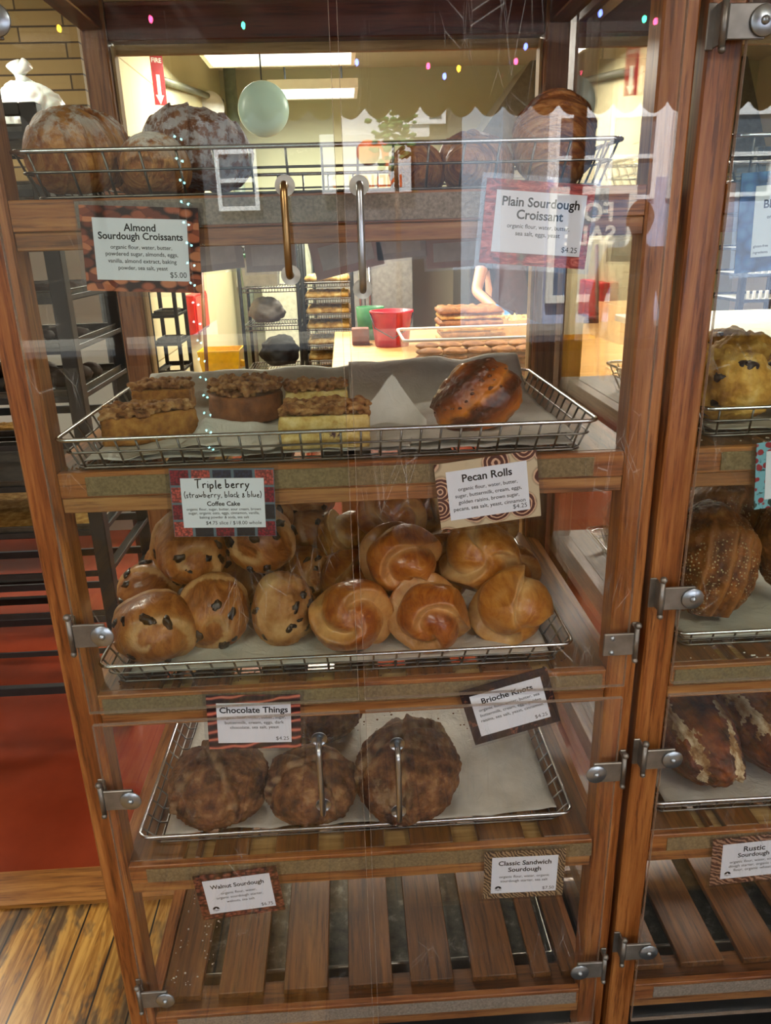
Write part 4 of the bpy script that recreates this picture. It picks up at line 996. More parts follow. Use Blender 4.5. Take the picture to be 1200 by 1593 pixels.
card(.1863, 1.214, 6.4, pic_swirl, [('Pecan Rolls', .62, .76, B, 'C'), ('organic flour, water, butter,', .74, .585, .007, 'C'), ('sugar, buttermilk, cream, eggs,', .83, .45, .007, 'C'), ('golden raisins, brown sugar,', .76, .315, .007, 'C'), ('pecans, sea salt, yeast, cinnamon', .90, .18, .007, 'C')],
     'swirl-bordered card reading Pecan Rolls', size=(.1421, .097), price='$4.25', y=-.0068)
card(-.2205, .5194, 5.2, pic_walnut, [('Walnut Sourdough', .80, .74, B, 'C'), ('organic flour, water,', .53, .55, .007, 'C'), ('organic sourdough starter,', .70, .42, .007, 'C'), ('walnuts, sea salt', .42, .29, .007, 'C')],
     'walnut-bordered card reading Walnut Sourdough', size=(.1398, .096), price='$6.75', veg=True, y=-.0066)
card(.2278, .8603, 15.4, pic_brio, [('Brioche Knots', .72, .76, B, 'C'), ('organic flour, water, butter, sea', .86, .59, .007, 'C'), ('buttermilk, cream, eggs, golden', .86, .46, .007, 'C'), ('raisins, sea salt, yeast, cinnamon', .88, .33, .007, 'C')],
     'steeply tilted dark card reading Brioche Knots', size=(.1391, .1026), lab=(.1126, .0758), price='$4.25', y=-.0075)
card(-.1672, .8561, -2.6, pic_choc, [('Chocolate Things', .92, .76, B, 'C'), ('organic flour, water, butter, sugar,', .86, .61, .007, 'C'), ('buttermilk, cream, eggs, dark', .80, .48, .007, 'C'), ('chocolate, sea salt, yeast', .66, .36, .007, 'C')],
     'dark chocolate-bordered card reading Chocolate Things', size=(.1413, .0961), price='$4.25', lo=(0, -.001))
card(.2623, .5225, -.9, pic_classic, [('Classic Sandwich', .80, .78, B, 'C'), ('Sourdough', .50, .60, B, 'C'), ('organic flour, water, organic', .76, .43, .007, 'C'), ('sourdough starter, sea salt', .72, .31, .007, 'C')],
     'brown-bordered card reading Classic Sandwich Sourdough', size=(.1385, .1009), lab=(.1129, .0775), price='$7.50', veg=True)
# right-hand case
card(.570, 1.556, 3.0, pic_blue, [('Corn', .22, .83, B, 'C'), ('Blueberry Scone', .80, .69, B, 'C'), ('organic brown rice flour, brown', .70, .54, .007, 'C'), ('brown sugar, buttermilk,', .58, .43, .007, 'C'), ('tapioca starch, eggs,', .52, .32, .007, 'C'), ('baking powder', .42, .21, .007, 'C'), ('gluten-free', .17, .14, .008, .02), ('ingredients', .17, .05, .008, .02)],
     'blue blueberry-photo card half out of the picture at the right', size=(.15, .118), lab=(.112, .084), lo=(0, .001))
card(.635, 1.225, 6., pic_cran, [('Blueberry Scones', .8, .76, B, 'C'), ('organic flour, butter,', .6, .45, .007, 'C'), ('buttermilk, blueberries,', .7, .33, .007, 'C'), ('& lemon', .3, .21, .007, 'C')],
     'pale blue card with red berries at the right frame edge', price='$4.00')
card(.66, .525, 3.0, pic_rust, [('Rustic', .34, .76, B, 'C'), ('Sourdough', .5, .60, B, 'C'), ('organic flour, water, sour-', .74, .44, .007, 'C'), ('dough starter, organic rye', .76, .32, .007, 'C'), ('flour, organic wheat', .6, .2, .007, 'C')],
     'card beginning Rustic Sour on the right-hand case, cut by the frame', size=(.145, .1), lab=(.11, .075), veg=True)
# solid cards built at the case rear as the front cards' reflections
cb = plain('mirror_card_grey', '#d6d2d4', .5, vary=.06); cb2 = plain('mirror_card_pink', '#d8b9b2', .5, vary=.08)
for i, (x, z, ro, w, h, mt, lb) in enumerate(((-.262, 1.512, 5, .125, .062, cb, 'grey card built as a reflection behind the almond card, leftmost of the rear cards'), (-.145, 1.507, 1, .1, .06, cb, 'grey card built as a reflection left of the brass door pull'),
        (.005, 1.508, 12, .14, .075, cb2, 'pinkish tilted card built as a reflection between the two door pulls'), (.115, 1.525, 4, .1, .06, cb, 'grey card built as a reflection right of the steel door pull'), (.225, 1.505, 2, .12, .06, cb2, 'pinkish card built as a reflection behind the Plain Sourdough card'))):
    o = MB().box((-w / 2, -.0006, -h / 2), (w / 2, .0006, h / 2), 0).build('price_card', mt, None, (x, .602, z + .012), (0, R(-ro), 0)); tag(o, lb, 'price card', 'cards built as reflections at the case rear')
    MB().box((-w / 2 - .005, .0007, -h / 2 - .005), (w / 2 + .005, .0011, h / 2 + .005), 0).build('laminate', lam, o)
    p = MB().box((-w * .38, -.0012, -h * .3), (w * .38, -.0007, h * .3), 0).build('paper_label', plain('mirror_card_paper', '#efecec', .7), o)

sheet_o = MB().box((.0, -.45, 0), (1.9, .46, .012), .004).build('floor_sheet', black_pl, None, (-.1, 0, .0005)); tag(sheet_o, 'flat black sheet under the bakery cases', 'mat')  # flat black sheet laid on the floor below the cases

# ================================================================== KITCHEN
def tray_rack(x0, x1, y0, y1, zs, zt, label, m=None, post=.045, casters=True, group=None):
    root = tag(empty('bun_pan_rack', ((x0 + x1) / 2, (y0 + y1) / 2, 0)), label, 'rack', group); hx, hy = (x1 - x0) / 2, (y1 - y0) / 2
    m = m or dark_metal
    for sx in (-1, 1):
        for sy in (-1, 1):
            a, b = sorted((sx * hx, sx * (hx - post))); c, d = sorted((sy * hy, sy * (hy - post)))
            MB().box((a, c, .12), (b, d, zt), .003).build('post', m, root)
            if casters:
                q = MB(); q.lathe([(0, -.015), (.045, -.015), (.05, -.008), (.05, .008), (.045, .015), (0, .015)], 18, axis='X', c=(sx * (hx - .015), sy * (hy - .015), .05)); q.box((sx * (hx - .015) - .02, sy * (hy - .015) - .012, .07), (sx * (hx - .015) + .02, sy * (hy - .015) + .012, .12), .002)
                q.build('caster', black_pl, root)
    for z in zs:
        q = MB()
        for sx in (-1, 1):
            a, b = sorted((sx * (hx - .002), sx * (hx - .04))); q.box((a, -hy + post, z), (b, hy - post, z + .004), .001); a, b = sorted((sx * (hx - .002), sx * (hx - .006))); q.box((a, -hy + post, z), (b, hy - post, z + .016), .001)
        q.box((-hx + .002, hy - .012, z - .004), (hx - .002, hy - .002, z + .024), .001)
        q.box((-hx + post, -hy + .004, z - .006), (hx - post, -hy + .012, z + .012), .001)
        q.build('slide', m, root)
    for z in (.13, zt - .03): 
        for sy in (-1, 1):
            c, d = sorted((sy * hy, sy * (hy - .025))); MB().box((-hx + post, c, z), (hx - post, d, z + .03), .002).build('crossbar', m, root)
    return root
def pan(x, y, z, w, d, label, fill=None, fh=.02, fm=None, rot=0, group='sheet pans in the racks', seed=1, clumps=0, fname='baked_goods', cat='tray'):
    o = empty('sheet_pan', (x, y, z), (0, 0, R(rot))); tag(o, label, cat, group); m = MB()
    m.box((-w / 2, -d / 2, 0), (w / 2, d / 2, .002), 0)
    for a, b in (((-w / 2, -d / 2), (w / 2, -d / 2 + .003)), ((-w / 2, d / 2 - .003), (w / 2, d / 2)), ((-w / 2, -d / 2), (-w / 2 + .003, d / 2)), ((w / 2 - .003, -d / 2), (w / 2, d / 2))): m.box(a + (0,), b + (.024,), .0005)
    m.tube(rrect(-w / 2, w / 2, -d / 2, d / 2, .024, .012), .003, 6, 0, True)
    m.build('pan_body', plain('rack_pan_metal', '#5b5852', .42, .8, vary=.25), o)
    if fm:
        r = random.Random(seed); q = MB()
        if clumps:
            for _ in range(clumps):
                s = r.uniform(.03, .055); q.sphere((r.uniform(-w * .42, w * .42), r.uniform(-d * .42, d * .42), .004 + fh * .4), s, 2, 0, (1, r.uniform(.7, 1.1), fh / s * .7))
        else:
            n = 30; vs = [(-w * .47 + w * .94 * i / n, -d * .47 + d * .94 * j / n, .003 + fh * (1 + .4 * noise.noise(Vector((i * .6, j * .6, seed)))) * (1 if 0 < i < n and 0 < j < n else .1)) for j in range(n + 1) for i in range(n + 1)]
            q.add(vs, [(j * (n + 1) + i, j * (n + 1) + i + 1, (j + 1) * (n + 1) + i + 1, (j + 1) * (n + 1) + i) for j in range(n) for i in range(n)], 0, True)
        f = q.build(fname, fm, o)
        if clumps: f['kind'] = 'stuff'
    return o
oat = bread_mat('oat_bar_top', [(.3, '#8a5f28'), (.5, '#b98b45'), (.7, '#d9b36c')], 40, .8, .6, 120)
dkbake = bread_mat('dark_bake', [(.3, '#1f120c'), (.5, '#3a2317'), (.7, '#5a3a26')], 18, .7, .7, 80)
brbake = bread_mat('brown_bake', [(.3, '#5a3418'), (.5, '#8a5a30'), (.7, '#b5834e')], 18, .7, .6, 80)
foc = bread_mat('focaccia_top', [(.3, '#7d5422'), (.48, '#b98f48'), (.66, '#e0c684')], 16, .7, .6, 60)
RX0, RX1, RY0, RY1 = -1.52, -.78, 1.25, 1.78
rack_z = [.28, .42, .56, .70, .85, .98, 1.12, 1.26, 1.40, 1.54, 1.68, 1.82]
tray_rack(RX0, RX1, RY0, RY1, rack_z, 1.9, 'dark rolling bun pan rack to the left, behind the case', plain('rack_paint', '#303133', .5, .1))
RP = [(1.85 - .03, dkbake, .03, 18, 'dark_loaves', 'sheet pan of dark loaves at the very top of the dark rack'), (.70, oat, .014, 0, 'oat_bars', 'sheet pan of golden oat bars, sticking out of the dark rack'), (1.26, dkbake, .03, 26, 'dark_pastries', 'sheet pan of dark chocolate pastries in the dark rack'), (1.40, dkbake, .03, 0, 'dark_slab', 'sheet pan with a thick dark slab in the dark rack'),
      (1.54, brbake, .05, 14, 'round_loaves', 'sheet pan of brown round loaves near the top of the dark rack'), (1.12, dkbake, .045, 30, 'dark_cookies', 'sheet pan heaped with dark cookies in the middle of the dark rack'), (1.68, dkbake, .02, 20, 'dark_rolls', 'sheet pan of dark rolls at the top of the dark rack'), (.85, None, 0, 0, '', 'empty sheet pan right above the oat bars')]
for z, fm, fh, cl, fn, lb in RP: pan((RX0 + RX1) / 2, (RY0 + RY1) / 2 - .002, z + .0045, .70, .5, lb, fm=fm, fh=fh, clumps=cl, seed=int(z * 100), fname=fn)
# second rack further left, closer
tray_rack(-1.95, -1.22, 1.95, 2.4 - .25, [.36, .52, .68, .84, 1.0, 1.16], 1.3, 'black low rack at the far left, behind the taller rack', dark_metal)
for z, lb in ((.84, 'sheet pan of thick oat bars on the low black rack'), (1.0, 'empty pan on the low black rack')):
    pan(-1.585, 2.05, z + .0045, .64, .12, lb, fm=oat if z < .9 else None, fh=.03, seed=3, fname='oat_bars')
# tall shelf with a knotted plastic bag, top left
rt = tag(empty('wire_shelf_unit', (-1.62, 2.75, 0)), 'pale shelf unit at the upper left edge carrying a knotted plastic bag', 'shelf')
for sx in (-1, 1):
    for sy in (-1, 1): MB().cyl((sx * .55, sy * .22, 0), (sx * .55, sy * .22, 1.99), .014, 12).build('post', grey_metal, rt)
for z in (.5, 1.95): MB().box((-.57, -.24, z), (.57, .24, z + .03), .003).build('shelf_board', plain('pale_shelf_board', '#b9b6ab', .5) if z > 1.5 else galv, rt)
def bag():
    def f(d): return .14 * abs(noise.noise(d * 2.6)) + .06 * abs(noise.noise(d * 6)) + (.35 * max(0, d.z - .75) ** 1 if d.z > .75 else 0)
    b = blob(.15, .12, .11, f, 5, .8); b.tube([(0, 0, .10), (-.01, 0, .135), (-.02, .01, .155), (-.035, .01, .19)], [.05, .022, .02, .034], 12); b.tube([(-.015, 0, .15), (.01, -.01, .17), (.03, -.015, .185)], [.018, .022, .026], 10); return b
bm_ = NT('cloudy_plastic'); bm_.bsdf((.62, .64, .62, 1), .3, 0, .5); bm_.b.inputs['Subsurface Weight'].default_value = .2
tag(bag().build('plastic_bag', bm_.m, None, (-1.30, 2.66, 2.072)), 'white knotted plastic bag on the shelf at the upper left', 'bag')
MBc = MB(); MBc.box((-.2, -.17, 0), (.2, .17, .012), .002)
for a, b in (((-.2, -.17), (.2, -.165)), ((-.2, .165), (.2, .17)), ((-.2, -.17), (-.195, .17)), ((.195, -.17), (.2, .17))): MBc.box(a + (.01,), b + (.1,), .001)
tag(MBc.build('plastic_tub', white_pl, None, (-1.66, 2.66, 1.981)), 'shallow white tub on the upper left shelf beside the plastic bag', 'tub')

# signs and wall things
def fire_sign():
    w, h = .088, .30
    o = MB().box((-.002, -w / 2, -h / 2), (.002, w / 2, h / 2), .0005).build('fire_sign', plain('sign_red', '#a3161f', .4), None, (-1.172, 4.74, 2.555), (0, 0, R(-58)))
    tag(o, 'narrow red sign with a white arrow pointing down, on the cream wall', 'sign')
    m = MB(); X = .0023
    m.add([(X, -.012, .03), (X, .012, .03), (X, .012, -.09), (X, -.012, -.09)], [(0, 1, 2, 3)]); m.add([(X, -.028, -.09), (X, .028, -.09), (X, 0, -.145)], [(0, 1, 2)])
    m.build('arrow', white_pl, o)
    t = MB(); q = MB(); add_text(q, 'FIRE', 0, .1, width=.066, bold=.02); t.add([(X, a, c) for a, _, c in q.v], q.f); t.build('lettering', white_pl, o)
fire_sign()
tag(MB().lathe([(0, 0), (.12, 0), (.13, .01), (.125, .03), (.06, .045), (0, .048)], 32, axis='X').build('wall_disc', white_pl, None, (-1.15, 6.8, 2.69), (0, 0, R(-52))), 'white round dome fixed to the cream wall under the pipe', 'wall fixture')
pm = MB(); pm.tube([(-1.165, 4.85, 2.57), (-1.165, 6.3, 2.73), (-1.165, 7.7, 2.87)], .026, 12); tag(pm.build('pipe', plain('pipe_paint', '#63634f', .5)), 'thin pipe running along the cream wall below the ceiling', 'pipe')
pm = MB(); pm.tube([(-1.04, 7.5, 0), (-1.04, 7.5, 3.2)], .06, 16); tag(pm.build('drain_pipe', plain('green_grey_paint', '#7d8a78', .5)), 'vertical green-grey pipe at the end of the cream wall', 'pipe')
gd = tag(empty('globe_lamp', (-.372, 3.3, 2.164)), 'large pale round disc lamp hanging in the kitchen', 'lamp')
gm = NT('opal_disc'); gm.bsdf((.36, .52, .47, 1), .35, 0, .5)
MB().lathe([(0, -.035), (.09, -.028), (.124, -.012), (.128, 0), (.124, .012), (.09, .028), (0, .035)], 40, axis='Y').build('lamp_shade', gm.m, gd)
MB().cyl((0, 0, .13), (0, 0, 1.035), .004, 10).build('hanging_rod', grey_metal, gd)
# fire cabinet, broom, mop bucket
fc = tag(empty('fire_cabinet', (-1.209, 5.25, .88)), 'red cabinet low on the cream wall behind the broom', 'cabinet')
MB().box((0, -.28, 0), (.07, .28, .29), .006).build('body', plain('cabinet_red', '#d3261f', .4), fc); 
fdm = MB(); fdm.box((.0705, -.25, .02), (.08, .25, .27), .003); fdm.build('door', plain('cabinet_red_door', '#e03a2f', .3), fc)
eb = MB().box((0, -.25, 0), (.07, .25, .16), .006).build('junction_box', plain('cream_box', '#cfc8ae', .5), None, (-1.05, 7.99, 1.05), (0, 0, R(-90))); tag(eb, 'cream junction box on the pale wall beside the wire rack', 'box')
br = tag(empty('broom', (-1.04, 4.55, 0)), 'broom with wooden handle leaning by the yellow mop bucket', 'broom')
MB().tube([(0, 0, .28), (.02, .22, 1.45)], .014, 10).build('handle', plain('broom_wood', '#7d5132', .5), br); MB().box((-.14, -.05, 0), (.14, .05, .12), .01).build('brush', plain('bristle', '#8a7c48', .9), br); MB().box((-.15, -.035, .12), (.15, .035, .3), .01).build('head', red_pl, br)
mb_ = tag(empty('mop_bucket', (-.985, 5.05, 0)), 'yellow mop bucket with wringer on the kitchen floor', 'bucket')
def taper(m, a0, b0, a1, b1, z0, z1, mi=0, t=.012):
    vs = []; 
    for (a, b, z) in ((a0, b0, z0), (a1, b1, z1), (a1 - t, b1 - t, z1), (a0 - t, b0 - t, z0 + t)): vs += [(-a, -b, z), (a, -b, z), (a, b, z), (-a, b, z)]
    fs = [(3, 2, 1, 0), (12, 13, 14, 15)]
    for r in range(3):
        for k in range(4): q = (k + 1) % 4; fs.append((r * 4 + k, r * 4 + q, r * 4 + 4 + q, r * 4 + 4 + k))
    m.add(vs, fs, mi); return m
m = MB(); taper(m, .17, .13, .21, .17, .1, .5); m.build('tub', yellow_pl, mb_); m = MB(); taper(m, .11, .12, .16, .15, .42, .76); m.box((.14, -.03, .62), (.19, .03, .67), .006); m.build('wringer', yellow_pl, mb_)
for sx in (-1, 1):
    for sy in (-1, 1): MB().sphere((sx * .13, sy * .1, .05), .048, 2, 0, (.6, 1, 1)).build('caster', black_pl, mb_)
# ladder-like narrow rack and mobile racks
tray_rack(-1.15, -.98, 3.6, 3.9, [.5, .66, .82, .98, 1.14], 1.42, 'narrow black pan rack in front of the cream wall', dark_metal, .022)
for z in (.98, 1.14): pan(-1.065, 3.74, z + .006, .12, .2, 'aluminium trays leaning in the narrow black rack, upper one' if z > 1 else 'aluminium trays leaning in the narrow black rack, lower one')
def wire_rack(x0, x1, y0, y1, zs, zt, label):
    root = tag(empty('wire_rack', ((x0 + x1) / 2, (y0 + y1) / 2, 0)), label, 'rack', 'wire racks in the kitchen'); hx, hy = (x1 - x0) / 2, (y1 - y0) / 2
    for sx in (-1, 1):
        for sy in (-1, 1): MB().cyl((sx * hx, sy * hy, 0), (sx * hx, sy * hy, zt), .013, 12).build('post', dark_metal, root)
    for z in zs:
        m = MB(); m.tube(rrect(-hx, hx, -hy, hy, z, .02), .005, 6, 0, True); m.tube(rrect(-hx, hx, -hy, hy, z - .03, .02), .004, 6, 0, True)
        n = 18
        for i in range(n + 1): x = -hx + .02 + (2 * hx - .04) * i / n; m.tube([(x, -hy, z - .03), (x, -hy, z), (x, hy, z), (x, hy, z - .03)], .0025, 6)
        m.build('wire_shelf', wire_d, root)
    return root
wire_rack(-.76, -.345, 4.76, 5.2, [.35, .62, .95, 1.22, 1.5], 1.72, 'tall wire rack with dark bundles left of the tray rack')
def lump(name, loc, r3, mat, label, cat, seed=1, amp=.2):
    b = blob(*r3, lambda d: amp * noise.noise(d * 2 + Vector((seed, 0, 0))) + amp * .5 * noise.noise(d * 5 + Vector((seed, 0, 0))), 4, .8); return tag(b.build(name, mat, None, loc), label, cat)
lump('apron_bundle', (-.53, 4.97, .735), (.15, .14, .12), plain('black_cloth', '#17161a', .9), 'black cloth bundle on the wire rack', 'cloth', 3)
lump('towel_bundle', (-.60, 4.97, 1.04), (.13, .12, .1), plain('grey_cloth', '#77706c', .9), 'grey towel bundle on the wire rack', 'cloth', 5)
tb = tag(empty('storage_tub', (-.62, 4.97, 1.228)), 'clear storage tub with green lid on the wire rack', 'tub'); m = MB(); taper(m, .12, .12, .135, .135, 0, .2); m.build('body', plain('cloudy_tub', '#b7b3a6', .3), tb); MB().box((-.14, -.14, .2), (.14, .14, .225), .005).build('lid', plain('green_lid', '#3f7f4d', .4), tb)
fr_z = [.55, .68, .795, .91, 1.02, 1.13, 1.245]
wire_rack(-.31, .05, 4.76, 5.2, fr_z, 1.72, 'wire rack stacked with focaccia slabs behind the door pulls')
def slabbread(x, y, z, w, d, h, seed, label, mat=foc, group='focaccia slabs on the wire rack'):
    def zz(i, j, n): return h * (.75 + .35 * noise.noise(Vector((i * .7 + seed, j * .7, 0)))) * (1 if 0 < i < n and 0 < j < n else .55)
    m = MB(); n = 22; vs = [(-w / 2 + w * i / n, -d / 2 + d * j / n, zz(i, j, n)) for j in range(n + 1) for i in range(n + 1)]; k = len(vs)
    fs = [(j * (n + 1) + i, j * (n + 1) + i + 1, (j + 1) * (n + 1) + i + 1, (j + 1) * (n + 1) + i) for j in range(n) for i in range(n)]
    ring = list(range(n + 1)) + [j * (n + 1) + n for j in range(1, n + 1)] + [n * (n + 1) + i for i in range(n - 1, -1, -1)] + [j * (n + 1) for j in range(n - 1, 0, -1)]
    vs += [(vs[i][0], vs[i][1], 0) for i in ring]; R_ = len(ring)
    fs += [(ring[a], k + a, k + (a + 1) % R_, ring[(a + 1) % R_]) for a in range(R_)] + [tuple(k + a for a in range(R_))]
    m.add(vs, fs, 0, True); return tag(m.build('focaccia_slab', mat, None, (x, y, z)), label, 'bread', group)
for z, w in zip(fr_z, ('lowest', 'second lowest', 'third', 'fourth', 'fifth', 'sixth', 'topmost')): slabbread(-.13, 4.98, z + .0065, .33, .4, .05, z * 10, w + ' focaccia slab counting from the bottom of the wire rack')
# work table
wt = tag(empty('work_table', (.95, 3.8, 0)), 'long wooden-topped work table in the kitchen', 'table')
MB().box((-1.04, -1.45, .85), (1.22, .9, .9), .004).build('tabletop', wood('maple_top', 'X', ('#a8793f', '#cf9f5f', '#e2bd84'), .45), wt)
for sx in (-.97, 1.15):
    for sy in (-1.38, .83): MB().box((sx - .04, sy - .04, 0), (sx + .04, sy + .04, .849), .004).build('leg', plain('table_leg_wood', '#8d6434', .5), wt)
rb = tag(empty('sanitizer_bucket', (.28, 3.85, .901)), 'red plastic bucket on the work table', 'bucket'); m = MB(); n = 28
m.lathe([(0, 0), (.105, 0), (.13, .2), (.138, .205), (.138, .215), (.125, .215), (.1, .012), (0, .012)], 28); m.build('body', red_pl, rb); MB().tube([(.134, 0, .2), (.11, -.09, .12), (.0, -.142, .06), (-.11, -.09, .12), (-.134, 0, .2)], .004, 8).build('bail_handle', grey_metal, rb)
tag(MB().box((-.06, -.06, 0), (.05, .06, .1), .004).build('carton', plain('brown_carton', '#7d4a36', .7), None, (.09, 3.98, .901)), 'small brown carton left of the red bucket on the table', 'box')
gb = tag(empty('lidded_bucket', (.16, 4.22, .901)), 'green bucket peeking out behind the red one', 'bucket'); MB().lathe([(0, 0), (.08, 0), (.095, .21), (.088, .21), (.074, .01), (0, .01)], 24).build('body', plain('green_plastic', '#2f7a46', .4), gb)
# bagged stack of flatbreads
rs = random.Random(11)
for k in range(6):
    slabbread(.79 + rs.uniform(-.01, .01), 4.0 + rs.uniform(-.01, .01), .903 + k * .036, .40, .3, .04, k * 3., ['lowest', 'second', 'third', 'fourth', 'fifth', 'topmost'][k] + ' flatbread of the bagged stack right of the red bucket', (brbake if k % 2 else foc), 'bagged flatbread stack')
def tubm():
    t = NT('frosted_tub_plastic'); b = t.bsdf((.9, .88, .82, 1), .25, 0, .5); b.inputs['Alpha'].default_value = .12; return t.m
ct = tag(empty('cookie_tub', (.62, 2.72, .901)), 'long translucent tub of cookies at the near edge of the work table', 'tub'); m = MB(); taper(m, .33, .2, .36, .23, 0, .2, 0, .006); m.build('body', tubm(), ct)
m = MB(); m.tube(rrect(-.365, .365, -.235, .235, .2, .03), .007, 8, 0, True); m.build('rim', white_pl, ct);
ck = None
for i in range(5):
    for j in range(5):
        for q in range(2):
            if ck is None:
                b = blob(.058, .058, .017, lambda d: .05 * noise.noise(d * 3) + .03 * noise.noise(d * 9), 4, .6); ck = b.build('cookie', brbake); c = ck
            else: c = ck.copy(); COL.objects.link(c)
            c.location = (.62 + (-.23 + i * .115) + .004 * q, 2.72 + (-.115 + q * .2), .921 + j * .028); c.rotation_euler = (0, 0, i * 1.3 + j)
            tag(c, ('%s cookie of the %s stack, %s row, in the translucent tub' % (('lowest', 'second', 'middle', 'fourth', 'topmost')[j], ('leftmost', 'second', 'middle', 'fourth', 'rightmost')[i], ('front', 'back')[q])), 'cookie', 'cookies in the translucent tub')
bx = tag(empty('cardboard_box', (1.16, 4.02, .901)), 'open cardboard box beside the gloved hand on the table', 'box'); m = MB(); taper(m, .25, .16, .26, .17, 0, .13, 0, .006); m.build('body', plain('cardboard', '#c09a62', .8), bx)
slabbread(1.2, 4.02, .918, .36, .22, .14, 31., 'flatbread showing above the cardboard box rim', foc, 'bread in the box')
bx = tag(empty('cardboard_box', (1.85, 3.75, .901)), 'pale cardboard box right of the back post on the table', 'box'); m = MB(); taper(m, .22, .2, .23, .21, 0, .22, 0, .006); m.build('body', plain('pale_cardboard', '#cdb07a', .8), bx); MB().box((.0, -.2101, .05), (.14, -.208, .16), .0).build('shipping_label', white_paper, bx)
# range hood and stainless panel, back counter
hd = tag(empty('range_hood', (1.9, 5.6, 2.05)), 'large grey range hood hanging at the upper right of the kitchen', 'hood'); m = MB(); hv = [(-1., -.5, 0), (1.3, -.5, 0), (1.3, .6, 0), (-1., .6, 0), (-.4, .0, .74), (1.3, .0, .74), (1.3, .6, .74), (-.4, .6, .74)]
m.add(hv, [(3, 2, 1, 0), (0, 1, 5, 4), (1, 2, 6, 5), (2, 3, 7, 6), (3, 0, 4, 7), (4, 5, 6, 7)]); m.box((-1.0, -.505, -.12), (1.3, -.48, -.001), .003); m.build('canopy', plain('hood_steel', '#6c685c', .4, .7, vary=.15), hd)
ov = tag(empty('oven', (1.9, 5.8, 0)), 'dark deck oven under the range hood', 'oven'); MB().box((-.9, -.45, .1), (1.1, .5, 1.65), .01).build('body', plain('oven_steel', '#57544e', .35, .7), ov)
for z in (.5, 1.1): 
    d = MB().box((-.8, -.475, z), (.95, -.452, z + .42), .006).build('oven_door', plain('oven_door_dark', '#2a2926', .35, .5), ov); MB().cyl((-.6, -.51, z + .38), (.75, -.51, z + .38), .014, 12).build('handle', steel, d)
fg = tag(empty('refrigerator', (.2, 7.5, 0)), 'grey upright refrigerator at the kitchen back wall', 'refrigerator'); MB().box((-.5, -.35, 0), (.5, .4, 2.0), .01).build('body', plain('fridge_steel', '#8d8f8a', .35, .6), fg)
for sx in (-1, 1):
    a, b = sorted((sx * .005, sx * .495)); d = MB().box((a, -.385, .14), (b, -.352, 1.96), .006).build('door', plain('fridge_door', '#a2a49e', .3, .6), fg); MB().cyl((sx * .05, -.41, .8), (sx * .05, -.41, 1.3), .012, 12).build('handle', steel, d)
cp = tag(empty('cupboard', (-.62, 7.72, 0)), 'pale upright cupboard left of the refrigerator', 'cupboard'); MB().box((-.28, -.2, 0), (.28, .25, 1.9), .01).build('body', plain('cupboard_paint', '#b3b59f', .5), cp); MB().box((-.27, -.222, .05), (.27, -.202, 1.85), .004).build('door', plain('cupboard_door', '#bcbea9', .45), cp)
# proof rack at right with white tray ends
pr = tray_rack(2.25, 2.68, 3.4, 3.85, [.72, .86, 1.0, 1.14, 1.28, 1.42], 1.95, 'dark proofing rack with white tray ends at the right', dark_metal, .035)
for z, w in zip((.86, 1.0, 1.14, 1.28, 1.42), ('lowest', 'second', 'middle', 'fourth', 'topmost')):
    o = empty('proofing_tray', (2.455, 3.6, z + .006)); tag(o, w + ' proofing tray with white slatted front in the dark rack', 'tray', 'white proofing trays'); m = MB(); m.box((-.16, -.19, 0), (.16, .19, .008), .001)
    for i in range(9): x = -.15 + i * .0375; m.box((x - .009, -.195, .008), (x + .009, -.185, .055), .002)
    m.build('tray_body', white_pl, o)
sk = tag(empty('side_counter', (1.75, 1.75, 0)), 'counter with a white top behind the right-hand case', 'counter'); MB().box((-.55, -.3, 0), (.9, .5, 1.18), .004).build('body', galv, sk); MB().box((-.6, -.35, 1.181), (.95, .55, 1.21), .004).build('worktop', plain('white_counter', '#d8d7cd', .4), sk)

# ================================================================== PEOPLE
def skinned(name, joints, edges, mats, parent=None, sub=2, root=0):
    me = bpy.data.meshes.new(name); me.from_pydata([j[:3] for j in joints], edges, [])
    o = bpy.data.objects.new(name, me); COL.objects.link(o)
    sk = o.modifiers.new('skin', 'SKIN'); sk.use_smooth_shade = True
    for i, v in enumerate(me.skin_vertices[0].data): v.radius = (joints[i][3], joints[i][4] if len(joints[i]) > 4 else joints[i][3]); v.use_root = (i == root)
    s = o.modifiers.new('sub', 'SUBSURF'); s.levels = sub; s.render_levels = sub
    dg = bpy.context.evaluated_depsgraph_get(); m2 = bpy.data.meshes.new_from_object(o.evaluated_get(dg)); o.modifiers.clear(); o.data = m2; o.name = name
    for p in m2.polygons: p.use_smooth = True
    m2.materials.clear(); m2.materials.append(mats)
    if parent: o.parent = parent
    return o
skin_m = plain('skin', '#c08a6a', .5, vary=.06); hair_m = plain('dark_hair', '#2a1c14', .6)
